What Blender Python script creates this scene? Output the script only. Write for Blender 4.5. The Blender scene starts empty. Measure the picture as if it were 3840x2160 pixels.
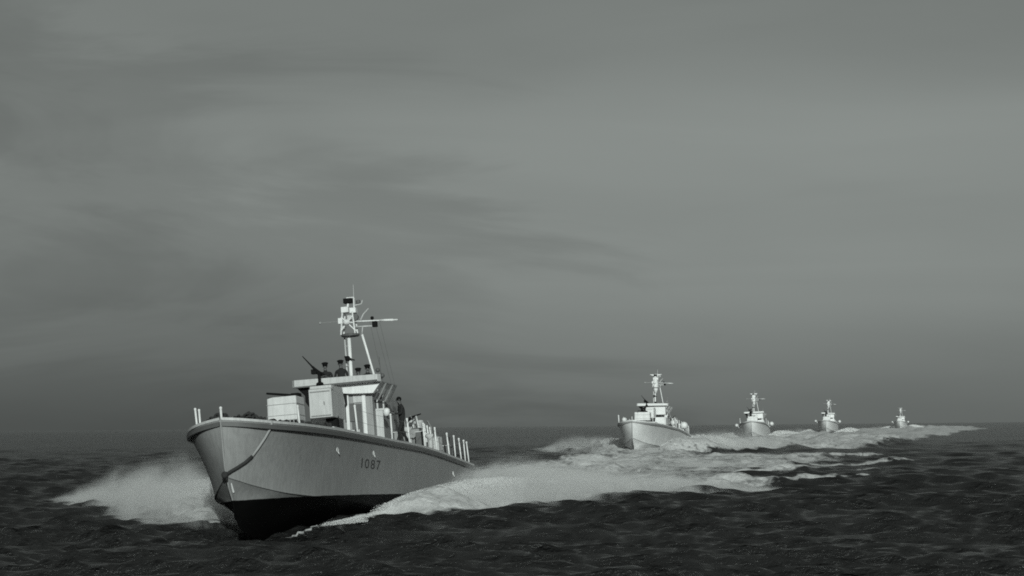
import bpy, bmesh, math, random
import numpy as np
from mathutils import Vector, Matrix, Euler

random.seed(7)
rng = np.random.default_rng(11)
R_ = math.radians
scene = bpy.context.scene
col = scene.collection

# ---------------------------------------------------------------- camera
CAM_H = 3.7
cam_data = bpy.data.cameras.new('camera')
cam_data.sensor_width = 36.0
cam_data.lens = 36.0 * 7875.0 / 3840.0
cam_data.clip_start = 0.5
cam_data.clip_end = 60000.0
cam = bpy.data.objects.new('camera', cam_data)
col.objects.link(cam)
cam.location = (0, 0, CAM_H)
cam.rotation_euler = (Matrix.Rotation(R_(90 + 3.755), 4, 'X') @ Matrix.Rotation(R_(-0.52), 4, 'Z')).to_euler()
scene.camera = cam

# ---------------------------------------------------------------- exposure
scene.render.engine = 'CYCLES'
scene.view_settings.view_transform = 'Standard'
scene.view_settings.look = 'None'
scene.view_settings.gamma = 1.0
scene.view_settings.exposure = -0.55
scene.view_settings.use_curve_mapping = False
scene.cycles.use_denoising = False
scene.cycles.pixel_filter_type = 'BLACKMAN_HARRIS'
scene.cycles.filter_width = 1.8
scene.cycles.max_bounces = 6
scene.cycles.volume_bounces = 4
scene.cycles.volume_step_rate = 1.0
scene.cycles.diffuse_bounces = 3
scene.cycles.transparent_max_bounces = 8
scene.cycles.sample_clamp_indirect = 4.0
scene.cycles.sample_clamp_direct = 1.1
TINT = (0.950, 1.035, 0.985)      # the tone of the black-and-white film stock

# ---------------------------------------------------------------- sun and sky
SUN_EL = R_(16)
sun = bpy.data.lights.new('sun', 'SUN')
sun.energy = 4.4
sun.angle = R_(0.53)
sun.color = TINT
sun_o = bpy.data.objects.new('sun', sun)
col.objects.link(sun_o)
SAZ = R_(175)      # azimuth from +Y towards +X: the sun stands low behind the camera
sd = Vector((math.sin(SAZ) * math.cos(SUN_EL), math.cos(SAZ) * math.cos(SUN_EL), math.sin(SUN_EL)))
sun_o.rotation_euler = (-sd).to_track_quat('-Z', 'Y').to_euler()

world = bpy.data.worlds.new('World')
scene.world = world
world.use_nodes = True
nt = world.node_tree
nt.nodes.clear()


def N(nt, typ, **kw):
    n = nt.nodes.new(typ)
    for k, v in kw.items():
        if k in ('inputs',):
            for i, val in v.items():
                n.inputs[i].default_value = val
        else:
            setattr(n, k, v)
    return n


def math_n(nt, op, a, b=None, c=None, clamp=False):
    n = nt.nodes.new('ShaderNodeMath')
    n.operation = op
    n.use_clamp = clamp
    for i, v in enumerate((a, b, c)):
        if v is None:
            continue
        if isinstance(v, (int, float)):
            n.inputs[i].default_value = v
        else:
            nt.links.new(v, n.inputs[i])
    return n.outputs[0]


def ramp_n(nt, fac, pts, interp='EASE'):
    n = nt.nodes.new('ShaderNodeValToRGB')
    cr = n.color_ramp
    cr.interpolation = interp
    while len(cr.elements) < len(pts):
        cr.elements.new(0.5)
    for e, (p, v) in zip(cr.elements, pts):
        e.position = p
        e.color = (v, v, v, 1)
    nt.links.new(fac, n.inputs[0])
    return n.outputs[0]


def noise_n(nt, vec, scale, detail=4, rough=0.5, dist=0.0):
    n = nt.nodes.new('ShaderNodeTexNoise')
    n.inputs['Scale'].default_value = scale
    n.inputs['Detail'].default_value = detail
    n.inputs['Roughness'].default_value = rough
    n.inputs['Distortion'].default_value = dist
    nt.links.new(vec, n.inputs['Vector'])
    return n.outputs['Fac']


def map_n(nt, vec, loc=(0, 0, 0), rot=(0, 0, 0), scale=(1, 1, 1)):
    n = nt.nodes.new('ShaderNodeMapping')
    n.inputs['Location'].default_value = loc
    n.inputs['Rotation'].default_value = rot
    n.inputs['Scale'].default_value = scale
    nt.links.new(vec, n.inputs['Vector'])
    return n.outputs[0]


sky = N(nt, 'ShaderNodeTexSky', sky_type='NISHITA', sun_disc=False, sun_elevation=SUN_EL, sun_rotation=SAZ)
sky.air_density = 1.0
sky.dust_density = 2.0
bw = N(nt, 'ShaderNodeRGBToBW')
nt.links.new(sky.outputs[0], bw.inputs[0])
tc = N(nt, 'ShaderNodeTexCoord')
gen = tc.outputs['Generated']
sep = N(nt, 'ShaderNodeSeparateXYZ')
nt.links.new(gen, sep.inputs[0])
# layer cloud all over the sky: darker bank low down, soft streaks
bank = ramp_n(nt, sep.outputs[2], [(0.0, 0.86), (0.03, 0.90), (0.08, 0.98), (0.13, 1.0), (0.18, 0.90), (0.30, 0.76)])
big = noise_n(nt, map_n(nt, gen, loc=(3.1, 0.4, 1.7), scale=(2.2, 2.2, 9.0)), 1.0, 3, 0.45, 0.4)
bigv = ramp_n(nt, big, [(0.28, 0.86), (0.5, 0.97), (0.70, 1.05)])
streak = noise_n(nt, map_n(nt, gen, loc=(0.7, 2.2, 0.0), rot=(0, R_(-5), 0), scale=(3.2, 3.2, 22)), 1.0, 5, 0.5, 0.5)
streakv = ramp_n(nt, streak, [(0.30, 0.95), (0.5, 1.0), (0.72, 1.04)])
# a darker cloud bank low over the sea to the west (left)
bx = math_n(nt, 'MULTIPLY_ADD', sep.outputs[0], -2.7, 0.30)
bx = math_n(nt, 'ADD', bx, math_n(nt, 'MULTIPLY', sep.outputs[2], -4.0))
bn_ = noise_n(nt, map_n(nt, gen, loc=(1.3, 0.2, 0.6), rot=(0, R_(-8), 0), scale=(4.5, 4.5, 18)), 1.0, 5, 0.55, 0.8)
bx = math_n(nt, 'ADD', bx, math_n(nt, 'MULTIPLY_ADD', bn_, 2.6, -1.25))
west = ramp_n(nt, bx, [(0.0, 1.03), (0.5, 0.84), (1.0, 0.68)])
bank = math_n(nt, 'MULTIPLY', bank, west)
f = math_n(nt, 'MULTIPLY', bank, bigv)
f = math_n(nt, 'MULTIPLY', f, streakv)
clear = math_n(nt, 'MULTIPLY', bw.outputs[0], 0.35)
grey = math_n(nt, 'ADD', clear, 1.75)          # thin cloud evens out the clear sky
val = math_n(nt, 'MULTIPLY', grey, f)
tint = N(nt, 'ShaderNodeVectorMath', operation='SCALE')
tint.inputs[0].default_value = TINT
nt.links.new(val, tint.inputs['Scale'])
bg = N(nt, 'ShaderNodeBackground')
bg.inputs['Strength'].default_value = 0.10
nt.links.new(tint.outputs[0], bg.inputs['Color'])
wo = N(nt, 'ShaderNodeOutputWorld')
nt.links.new(bg.outputs[0], wo.inputs['Surface'])


# ---------------------------------------------------------------- materials
def material(name, base, rough=0.6, var=0.12, vscale=1.5, streaks=0.0, metallic=0.0, bump=0.0, bscale=30, spec=0.4):
    m = bpy.data.materials.new(name)
    m.use_nodes = True
    t = m.node_tree
    b = t.nodes['Principled BSDF']
    b.inputs['Roughness'].default_value = rough
    b.inputs['Metallic'].default_value = metallic
    b.inputs['Specular IOR Level'].default_value = spec
    c = N(t, 'ShaderNodeTexCoord').outputs['Object']
    n1 = noise_n(t, c, vscale, 5, 0.6)
    v = math_n(t, 'MULTIPLY_ADD', n1, 2 * var * base, base * (1 - var))
    if streaks:
        n2 = noise_n(t, map_n(t, c, scale=(4, 4, 0.35)), 2.2, 4, 0.65)
        s = ramp_n(t, n2, [(0.35, 1 - streaks), (0.6, 1.0)])
        v = math_n(t, 'MULTIPLY', v, s)
    cc = N(t, 'ShaderNodeCombineColor')
    for i in range(3):
        t.links.new(v, cc.inputs[i])
    t.links.new(cc.outputs[0], b.inputs['Base Color'])
    if bump:
        bn = N(t, 'ShaderNodeBump')
        bn.inputs['Strength'].default_value = bump
        bn.inputs['Distance'].default_value = 0.02
        t.links.new(noise_n(t, c, bscale, 3, 0.6), bn.inputs['Height'])
        t.links.new(bn.outputs[0], b.inputs['Normal'])
    return m


M_ = {}
M_['white'] = material('white_paint', 0.70, 0.55, 0.10, 3, 0.15)
M_['light'] = material('light_grey_paint', 0.47, 0.6, 0.10, 3, 0.15)
M_['mid'] = material('mid_grey_paint', 0.26, 0.6, 0.12, 3, 0.2)
M_['dark'] = material('dark_grey_paint', 0.09, 0.6, 0.2, 4)
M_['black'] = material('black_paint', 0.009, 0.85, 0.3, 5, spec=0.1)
M_['glass'] = material('dark_window_glass', 0.03, 0.15, 0.1, 4, spec=0.5)
M_['canvas'] = material('pale_canvas', 0.56, 0.9, 0.12, 2.5, 0.12, bump=0.5, bscale=6)
M_['rope'] = material('weathered_rope', 0.30, 0.9, 0.2, 12, bump=0.6, bscale=40)
M_['tar'] = material('tarred_rope', 0.03, 0.9, 0.3, 12, bump=0.6, bscale=40)
M_['deck'] = material('grey_deck_paint', 0.16, 0.8, 0.2, 2)
M_['cloth'] = material('dark_serge_cloth', 0.015, 0.95, 0.3, 6)
M_['skin'] = material('skin', 0.09, 0.6, 0.1, 8)
M_['farhull'] = material('pale_hull_paint', 0.52, 0.6, 0.12, 0.5, 0.2)  # hull grey lightened in place of haze


def hull_material(name, base, boot=True, black=0.004, line=0.30):
    m = material(name, base, 0.6, 0.12, 0.45, 0.15, bump=0.25, bscale=2.0, spec=0.2)
    if not boot:
        return m
    t = m.node_tree
    b = t.nodes['Principled BSDF']
    src = b.inputs['Base Color'].links[0].from_socket
    c = N(t, 'ShaderNodeTexCoord').outputs['Object']
    s = N(t, 'ShaderNodeSeparateXYZ')
    t.links.new(c, s.inputs[0])
    # height above the painted line, which runs z = 0.30 + 0.03 t   (t = -x)
    h = math_n(t, 'ADD', s.outputs[2], math_n(t, 'MULTIPLY', s.outputs[0], 0.030))
    h = math_n(t, 'SUBTRACT', h, line)
    wob = math_n(t, 'MULTIPLY_ADD', noise_n(t, c, 1.5, 3), 0.04, -0.02)
    h = math_n(t, 'ADD', h, wob)
    k = math_n(t, 'MULTIPLY_ADD', h, 50.0, 0.5, clamp=True)
    mix = N(t, 'ShaderNodeMix', data_type='RGBA')
    t.links.new(k, mix.inputs['Factor'])
    mix.inputs[6].default_value = (black, black, black, 1)
    t.links.new(src, mix.inputs[7])
    t.links.new(mix.outputs[2], b.inputs['Base Color'])
    t.links.new(math_n(t, 'MULTIPLY_ADD', k, 0.16, 0.04), b.inputs['Specular IOR Level'])
    return m


M_['hull'] = hull_material('grey_hull_paint', 0.26)
M_['hull2'] = hull_material('haze_lightened_hull_black_bottom', 0.62, line=-0.25)  # far hulls: grey lightened to stand in for haze and overexposure
M_['number'] = material('faded_number_paint', 0.04, 0.6, 0.2, 4)


# ---------------------------------------------------------------- mesh helpers
class MB:
    """collects shapes and links them as one mesh object"""

    def __init__(self):
        self.v = []
        self.f = []

    def add(self, verts, faces):
        o = len(self.v)
        self.v += [tuple(p) for p in verts]
        self.f += [tuple(i + o for i in f) for f in faces]
        return self

    def box(self, x0, x1, y0, y1, z0, z1, taper=0.0):
        k = taper
        vs = [(x0, y0, z0), (x1, y0, z0), (x1, y1, z0), (x0, y1, z0),
              (x0 + k, y0 + k, z1), (x1 - k, y0 + k, z1), (x1 - k, y1 - k, z1), (x0 + k, y1 - k, z1)]
        return self.add(vs, [(0, 3, 2, 1), (4, 5, 6, 7), (0, 1, 5, 4), (1, 2, 6, 5), (2, 3, 7, 6), (3, 0, 4, 7)])

    def tube(self, pts, r, n=8, r1=None, cap=True):
        pts = [Vector(p) for p in pts]
        m = len(pts)
        rings = []
        up = Vector((0.13, 0.21, 0.97))
        for i, p in enumerate(pts):
            d = (pts[min(i + 1, m - 1)] - pts[max(i - 1, 0)]).normalized()
            a = d.cross(up)
            if a.length < 1e-3:
                a = d.cross(Vector((1, 0, 0)))
            a.normalize()
            b = d.cross(a)
            rr = r if r1 is None else r + (r1 - r) * i / (m - 1)
            rings.append([p + (a * math.cos(2 * math.pi * k / n) + b * math.sin(2 * math.pi * k / n)) * rr for k in range(n)])
        vs = [q for ring in rings for q in ring]
        fs = []
        for i in range(m - 1):
            for k in range(n):
                fs.append((i * n + k, i * n + (k + 1) % n, (i + 1) * n + (k + 1) % n, (i + 1) * n + k))
        if cap:
            fs.append(tuple(range(n - 1, -1, -1)))
            fs.append(tuple((m - 1) * n + k for k in range(n)))
        return self.add(vs, fs)

    def lathe(self, base, axis, prof, n=16):
        base, axis = Vector(base), Vector(axis).normalized()
        a = axis.cross(Vector((0.3, 0.9, 0.2))).normalized()
        b = axis.cross(a)
        vs, fs = [], []
        for h, r in prof:
            for k in range(n):
                vs.append(base + axis * h + (a * math.cos(2 * math.pi * k / n) + b * math.sin(2 * math.pi * k / n)) * r)
        for i in range(len(prof) - 1):
            for k in range(n):
                fs.append((i * n + k, i * n + (k + 1) % n, (i + 1) * n + (k + 1) % n, (i + 1) * n + k))
        fs.append(tuple(range(n - 1, -1, -1)))
        fs.append(tuple((len(prof) - 1) * n + k for k in range(n)))
        return self.add(vs, fs)

    def ball(self, c, r, nu=12, nv=8, sz=1.0):
        prof = [(-r * sz * math.cos(math.pi * i / nv), max(r * math.sin(math.pi * i / nv), 1e-3)) for i in range(nv + 1)]
        return self.lathe(c, (0, 0, 1), prof, nu)

    def prism(self, poly, off):
        """polygon of 3-D points swept by the vector off"""
        poly = [Vector(p) for p in poly]
        off = Vector(off)
        n = len(poly)
        vs = poly + [p + off for p in poly]
        fs = [tuple(range(n)), tuple(range(2 * n - 1, n - 1, -1))]
        for i in range(n):
            fs.append((i, n + i, n + (i + 1) % n, (i + 1) % n))
        return self.add(vs, fs)

    def torus(self, c, axis, R, r, n=20, m=8):
        c, axis = Vector(c), Vector(axis).normalized()
        a = axis.cross(Vector((0.3, 0.2, 0.9))).normalized()
        b = axis.cross(a)
        vs, fs = [], []
        for i in range(n):
            d = a * math.cos(2 * math.pi * i / n) + b * math.sin(2 * math.pi * i / n)
            for k in range(m):
                t = 2 * math.pi * k / m
                vs.append(c + d * (R + r * math.cos(t)) + axis * r * math.sin(t))
        for i in range(n):
            for k in range(m):
                fs.append((i * m + k, i * m + (k + 1) % m, ((i + 1) % n) * m + (k + 1) % m, ((i + 1) % n) * m + k))
        return self.add(vs, fs)

    def build(self, name, mat, parent=None, smooth=False, bevel=0.0):
        me = bpy.data.meshes.new(name)
        me.from_pydata(self.v, [], self.f)
        bm = bmesh.new()
        bm.from_mesh(me)
        bmesh.ops.recalc_face_normals(bm, faces=bm.faces)
        if bevel:
            es = [e for e in bm.edges if len(e.link_faces) == 2 and e.calc_face_angle(0) > 0.5]
            bmesh.ops.bevel(bm, geom=es, offset=bevel, segments=2, profile=0.6, affect='EDGES', clamp_overlap=True)
        bm.to_mesh(me)
        bm.free()
        me.materials.append(M_[mat])
        if smooth:
            me.shade_smooth()
        o = bpy.data.objects.new(name, me)
        col.objects.link(o)
        if parent:
            o.parent = parent
        return o


def tag(o, label=None, cat=None, group=None, kind=None):
    if label:
        o['label'] = label
    if cat:
        o['category'] = cat
    if group:
        o['group'] = group
    if kind:
        o['kind'] = kind
    return o


def empty(name, loc=(0, 0, 0), rot=None):
    o = bpy.data.objects.new(name, None)
    o.empty_display_size = 0.5
    o.location = loc
    if rot is not None:
        o.rotation_euler = rot
    col.objects.link(o)
    return o


# ---------------------------------------------------------------- noise for the water
def hash3(ix, iy, iz, seed):
    h = (ix.astype(np.int64) * 374761393 + iy.astype(np.int64) * 668265263 + iz.astype(np.int64) * 2147483647 + seed * 1274126177) & 0xffffffff
    h = ((h ^ (h >> 13)) * 1274126177) & 0xffffffff
    h = (h ^ (h >> 16)) & 0xffffffff
    return h / 4294967295.0


def vnoise(x, y, z=None, seed=0):
    if z is None:
        z = np.zeros_like(x)
    ix, iy, iz = np.floor(x), np.floor(y), np.floor(z)
    fx, fy, fz = x - ix, y - iy, z - iz
    fx, fy, fz = (q * q * (3 - 2 * q) for q in (fx, fy, fz))
    r = 0
    for a in (0, 1):
        for b in (0, 1):
            for c in (0, 1):
                wgt = (fx if a else 1 - fx) * (fy if b else 1 - fy) * (fz if c else 1 - fz)
                r = r + wgt * hash3(ix + a, iy + b, iz + c, seed)
    return r


def fbm(x, y, z=None, seed=0, octv=3):
    r, a, s = 0, 0.5, 0
    for i in range(octv):
        r = r + a * vnoise(x * 2 ** i, y * 2 ** i, None if z is None else z * 2 ** i, seed + i)
        s += a
        a *= 0.5
    return r / s


def smooth(a, b, x):
    t = np.clip((x - a) / (b - a), 0, 1)
    return t * t * (3 - 2 * t)


# ---------------------------------------------------------------- where the boats are
class Pose:
    def __init__(self, p0, theta, trim, heel):
        self.th = R_(theta)
        self.rot = Matrix.Rotation(R_(-90 - theta), 3, 'Z') @ Matrix.Rotation(-R_(trim), 3, 'Y') @ Matrix.Rotation(R_(heel), 3, 'X')
        self.p0 = Vector(p0)

    def local(self, X, Y):
        """flat coordinates: t metres aft of the stem, b metres to port"""
        dx, dy = X - self.p0.x, Y - self.p0.y
        s, c = math.sin(self.th), math.cos(self.th)
        return dx * s + dy * c, dx * c - dy * s

    def world(self, t, b):
        s, c = math.sin(self.th), math.cos(self.th)
        return self.p0.x + t * s + b * c, self.p0.y + t * c - b * s


POSES = [
    Pose((-10.25, 75.0, 0.835), 10, 3.5, 4.5),
    Pose((14.0, 248.0, 1.0), 12.2, 2.6, .5),
    Pose((45.8, 404.0, 1.05), 9.0, 3.6, 2.5),
    Pose((90.0, 606.0, 1.3), 10.5, 2.4, -1.5),
    Pose((170.0, 926.0, 1.2), 12, 3.0, 0.0),
]

# wake strokes in boat coordinates: (t, b, half width, foam, height)
PORT = [(4.2, .95, .12, .95, .0), (6, 1.5, .16, 1.0, .0), (9, 2.3, .28, 1.05, .03), (11, 2.8, .8, 1.1, .1), (15, 4.6, 2.4, 1.1, .22), (22, 5.8, 3.0, 1.1, .25), (30, 8.5, 3.4, 1.1, .3), (37, 12.0, 3.2, 1, .25), (40, 16.0, 1.8, .75, .15)]
PORT2 = [(15, 3.4, 1.6, 1, .2), (20, 4.2, 2.6, 1, .3), (28, 6.5, 4.0, 1, .25), (40, 9.5, 5.0, .95, .2), (60, 13, 6.0, .85, .1)]
FARPORT = [(6, 3.0, 1.2, 1, .5), (14, 6, 3.5, 1.1, .9), (26, 9.5, 6, 1.1, .7), (50, 11.5, 9, 1.1, .5), (95, 12.5, 11, 1.05, .4), (150, 13, 12, 1.0, .3)]
STBD = [(7, -2.6, .5, .9, .2), (11, -4.8, 1.2, 1, .45), (16, -7.6, 1.6, 1, .5), (22, -11.0, 1.6, .9, .4), (30, -15.5, 1.5, 1.0, .3), (36, -20, 1.0, .85, .08)]
STBD2 = [(10, -3.0, 1.0, 1, .2), (18, -4.6, 2.4, 1, .3), (28, -6.0, 3.0, .9, .2), (40, -8, 3.5, .8, .1)]
STERN = [(33, 0, 3.0, 1.1, -.2), (42, 0, 3.6, 1.15, .6), (60, 0, 4.5, 1, .3), (90, 0, 6, .95, .15)]


def stroke(X, Y, pts):
    """largest foam and height along a polyline of (x, y, half width, foam, height)"""
    F = np.zeros_like(X)
    Hh = np.zeros_like(X)
    for (x0, y0, w0, f0, h0), (x1, y1, w1, f1, h1) in zip(pts[:-1], pts[1:]):
        dx, dy = x1 - x0, y1 - y0
        L2 = dx * dx + dy * dy
        t = np.clip(((X - x0) * dx + (Y - y0) * dy) / L2, 0, 1)
        d = np.hypot(X - x0 - t * dx, Y - y0 - t * dy)
        w = w0 + (w1 - w0) * t
        k = 1 - smooth(0.55, 1.25, d / w)
        F = np.maximum(F, k * (f0 + (f1 - f0) * t))
        hh = np.exp(-(d / w) ** 2 * 1.3) * (h0 + (h1 - h0) * t)
        Hh = np.where(np.abs(hh) > np.abs(Hh), hh, Hh)
    return F, Hh


def wake_fields(X, Y):
    q = np.clip(np.hypot(X, Y) / 260, .55, 3)
    q = q * np.clip((np.hypot(X + 9.5, (Y - 81) * .8) - 5) / 12, 0.012, 1)
    sc_ = np.clip(np.hypot(X, Y) / 260, .55, 3)
    X, Y = X + (fbm(X / (2.6 * sc_), Y / (2.6 * sc_), seed=61, octv=3) - .5) * 2.4 * q, Y + (fbm(X / (2.6 * sc_), Y / (2.6 * sc_), seed=71, octv=3) - .5) * 3.4 * q
    F = np.zeros_like(X)
    Hh = np.zeros_like(X)
    for n_, ps in enumerate(POSES):
        for S in ((PORT, PORT2, STBD, STBD2, STERN) if n_ == 0 else (FARPORT, STBD, STBD2, STERN)):
            pts = [ps.world(t, b) + (w, f, h) for t, b, w, f, h in S]
            xs = [p[0] for p in pts]
            ys = [p[1] for p in pts]
            m = (X > min(xs) - 34) & (X < max(xs) + 34) & (Y > min(ys) - 34) & (Y < max(ys) + 34)
            if m.any():
                f_, h_ = stroke(X[m], Y[m], pts)
                F[m] = np.maximum(F[m], f_)
                Hh[m] += h_
    # the long common track from boat to boat, bending away to the horizon
    tr = []
    for ps, w in zip(POSES, (5.5, 8, 9, 10, 11)):
        x, y = ps.world(36, 1.5)
        tr.append((x, y, w, 1.0, .25))
    a = []
    for i in range(len(tr) - 1):
        n = POSES[i + 1].world(0, 1.0)
        a.append(tr[i])
        a.append((n[0], n[1], 9 + 3 * i, .95, .15))
    a.append(tr[-1])
    a.append((275, 1500, 16, .9, .2))
    a.append((390, 1950, 18, .6, .1))
    f_, h_ = stroke(X, Y, a)
    F = np.maximum(F, f_)
    Hh += h_
    near_edge = [(42, 285, 7, 1, .3), (61, 373, 9, 1.05, .4), (91, 502, 13, 1.05, .5), (147, 760, 22, 1.05, .6), (195, 970, 28, 1.0, .6), (300, 1500, 28, .95, .5)]
    f_, h_ = stroke(X, Y, near_edge)
    F = np.maximum(F, f_)
    Hh += h_
    for st_ in ([(14, 150, 3, 1.1, .2), (27, 158, 1.0, .85, .2)], [(9, 128, 3, 1.1, .2), (23, 137, 1.0, .85, .2)], [(18, 180, 4, 1.1, .2), (35, 190, 1.4, .9, .2)], [(20, 212, 4, 1.1, .2), (40, 226, 1.6, .9, .2)]):
        f_, h_ = stroke(X, Y, st_)
        F = np.maximum(F, f_)
        Hh += h_
    # older foam drifting on the near side of the track
    b_ = [(3, 118, 7, .85, .1), (9, 150, 9, .80, .1), (20, 195, 11, .9, .1), (29, 235, 10, .9, .15)]
    f_, h_ = stroke(X, Y, b_)
    F = np.maximum(F, f_)
    return F, Hh


# ---------------------------------------------------------------- sea
def make_sea():
    th = np.concatenate([np.linspace(-180, -20, 70, endpoint=False), np.linspace(-20, 20, 860, endpoint=False), np.linspace(20, 180, 70, endpoint=False)]) * math.pi / 180
    r = np.concatenate([np.geomspace(1.5, 38, 60, endpoint=False), np.geomspace(38, 420, 520, endpoint=False), np.geomspace(420, 9400, 150)])
    nr, nth = len(r), len(th)
    Rr, T = np.meshgrid(r, th, indexing='ij')
    X = (Rr * np.sin(T)).ravel()
    Y = (Rr * np.cos(T)).ravel()
    dr = np.gradient(r)
    D = np.repeat(dr, nth)
    inside = np.tile(np.abs(th) < R_(20.5), nr)
    D = np.where(inside, D, np.maximum(D, np.repeat(r, nth) * 0.04))
    Z = np.zeros_like(X)
    OX = np.zeros_like(X)
    OY = np.zeros_like(X)
    g = np.random.default_rng(5)
    K = 90
    lam = np.geomspace(0.7, 60, K)
    for l in lam:
        ang = R_(200) + g.normal(0, 0.48)        # the way the wind sea runs
        k = 2 * math.pi / l
        a = 0.0088 * l ** 0.86 * (0.6 + 0.8 * g.random())
        a *= 1.9 if l < 2.0 else (1.35 if l < 4 else (0.34 if l < 8 else 0.26))
        ph = g.random() * 6.283
        fade = np.clip((l / D - 1.3) / 1.6, 0, 1)
        m = fade > 0
        kx, ky = math.sin(ang), math.cos(ang)
        p = k * (kx * X[m] + ky * Y[m]) + ph
        Z[m] += a * fade[m] * np.cos(p)
        OX[m] -= kx * a * fade[m] * np.sin(p) * 0.8
        OY[m] -= ky * a * fade[m] * np.sin(p) * 0.8
    F, Hh = wake_fields(X, Y)
    # gusty patches: the wind sea is not the same everywhere
    gust = 0.7 + 0.6 * fbm(X / 17, Y / 23, seed=40)
    far = np.clip((1500 - np.hypot(X, Y)) / 900, 0, 1)
    calm = 1 - 0.45 * F
    Z = Z * gust * calm
    near = (np.hypot(X, Y) < 1400)
    tur = np.zeros_like(Z)
    Xn, Yn, Dn = X[near], Y[near], D[near]
    tv = (fbm(Xn / 3.4, Yn / 3.4, seed=3, octv=3) - 0.5) * 1.3 * np.clip(6 / Dn - 1.5, 0.25, 1) + (fbm(Xn / 1.1, Yn / 1.1, seed=9, octv=2) - 0.5) * 0.45 * np.clip(1.5 - Dn, 0, 1)
    calm_bow = np.clip((np.hypot(Xn + 9.0, Yn - 80) - 6) / 6, .1, 1)
    tur[near] = tv * F[near] * calm_bow
    q = smooth(150, 320, np.hypot(X, Y)) * (np.hypot(X, Y) < 2500)
    tur += q * F * (fbm(X / 7, Y / 9, seed=33, octv=3) - .42) * 2.6
    Z += Hh * (0.55 + 0.9 * fbm(X / 4.2, Y / 4.2, seed=21)) + tur
    # each hull presses a hollow under its forefoot and lifts the water along its sides
    for ps in POSES[1:]:
        t, b = ps.local(X, Y)
        Z += 0.75 * np.exp(-((t - 14) / 14.0) ** 2 - (b / 7.0) ** 2)
    for ps in POSES[:1]:
        t, b = ps.local(X, Y)
        Z -= 0.26 * np.exp(-((t - 2.5) / 6.5) ** 2 - (b / 4.5) ** 2)
        Z += 0.30 * np.exp(-((t - 20) / 9.0) ** 2 - (b / 5.5) ** 2)
        Z -= 0.20 * np.exp(-((t - 34) / 5.0) ** 2 - (b / 3.0) ** 2)
    # a few larger swells seen in the foreground
    for (cx, cy, wx, wy, a) in ((4.3, 49.2, 1.7, .8, .22), (-9.6, 48.8, 1.2, .7, .12)):
        Z += a * np.exp(-((X - cx) / wx) ** 2 - ((Y - cy) / wy) ** 2)
    co = np.stack([X + OX * calm, Y + OY * calm, Z], 1).astype(np.float32)
    co = np.concatenate([co, np.array([[0, 0, 0]], np.float32)])
    i0 = (np.arange(nr - 1)[:, None] * nth + np.arange(nth)[None, :]).ravel()
    i1 = (np.arange(nr - 1)[:, None] * nth + (np.arange(nth)[None, :] + 1) % nth).ravel()
    quads = np.stack([i0, i1, i1 + nth, i0 + nth], 1).astype(np.int32)[:, ::-1]
    nq = len(quads)
    k = np.arange(nth)
    tri = np.stack([np.full(nth, nr * nth), k, (k + 1) % nth], 1).astype(np.int32)[:, ::-1]
    me = bpy.data.meshes.new('sea')
    me.vertices.add(len(co))
    me.vertices.foreach_set('co', co.ravel())
    loops = np.concatenate([quads.ravel(), tri.ravel()])
    me.loops.add(len(loops))
    me.loops.foreach_set('vertex_index', loops)
    me.polygons.add(nq + len(tri))
    ls = np.concatenate([np.arange(nq) * 4, nq * 4 + np.arange(len(tri)) * 3]).astype(np.int32)
    me.polygons.foreach_set('loop_start', ls)
    me.update(calc_edges=True)
    me.shade_smooth()
    at = me.attributes.new('foam', 'FLOAT', 'POINT')
    at.data.foreach_set('value', np.concatenate([F, [0]]).astype(np.float32))
    o = bpy.data.objects.new('sea', me)
    col.objects.link(o)
    tag(o, 'dark choppy sea with white foam tracks reaching the horizon', kind='structure')
    # material
    m = bpy.data.materials.new('sea_water')
    m.use_nodes = True
    t = m.node_tree
    b = t.nodes['Principled BSDF']
    out = t.nodes['Material Output']
    b.inputs['Base Color'].default_value = (0.020, 0.020, 0.020, 1)
    b.inputs['Roughness'].default_value = 0.20
    b.inputs['IOR'].default_value = 1.33
    b.inputs['Specular IOR Level'].default_value = 0.29
    c = N(t, 'ShaderNodeTexCoord').outputs['Object']
    n1 = noise_n(t, map_n(t, c, rot=(0, 0, R_(25)), scale=(1.0, 1.5, 1.0)), 1.6, 5, 0.6, 0.3)
    n2 = noise_n(t, map_n(t, c, rot=(0, 0, R_(-15)), scale=(1.0, 1.4, 1.0)), 5.5, 3, 0.6, 0.2)
    hsum = math_n(t, 'MULTIPLY_ADD', n2, 0.25, n1)
    bn = N(t, 'ShaderNodeBump')
    bn.inputs['Strength'].default_value = 1.0
    bn.inputs['Distance'].default_value = 0.42
    t.links.new(hsum, bn.inputs['Height'])
    # the fine ripples tilt the surface this way and that at every distance
    rn = t.nodes.new('ShaderNodeTexNoise')
    rn.inputs['Scale'].default_value = 2.4
    rn.inputs['Detail'].default_value = 3
    t.links.new(c, rn.inputs['Vector'])
    cen = N(t, 'ShaderNodeVectorMath', operation='SUBTRACT')
    t.links.new(rn.outputs['Color'], cen.inputs[0])
    cen.inputs[1].default_value = (0.5, 0.5, 0.5)
    mul = N(t, 'ShaderNodeVectorMath', operation='MULTIPLY')
    t.links.new(cen.outputs[0], mul.inputs[0])
    mul.inputs[1].default_value = (0.58, 0.58, 0.0)
    addv = N(t, 'ShaderNodeVectorMath', operation='ADD')
    t.links.new(bn.outputs[0], addv.inputs[0])
    t.links.new(mul.outputs[0], addv.inputs[1])
    nrm = N(t, 'ShaderNodeVectorMath', operation='NORMALIZE')
    t.links.new(addv.outputs[0], nrm.inputs[0])
    t.links.new(nrm.outputs[0], b.inputs['Normal'])
    # foam
    fa = N(t, 'ShaderNodeAttribute', attribute_name='foam').outputs['Fac']
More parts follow.
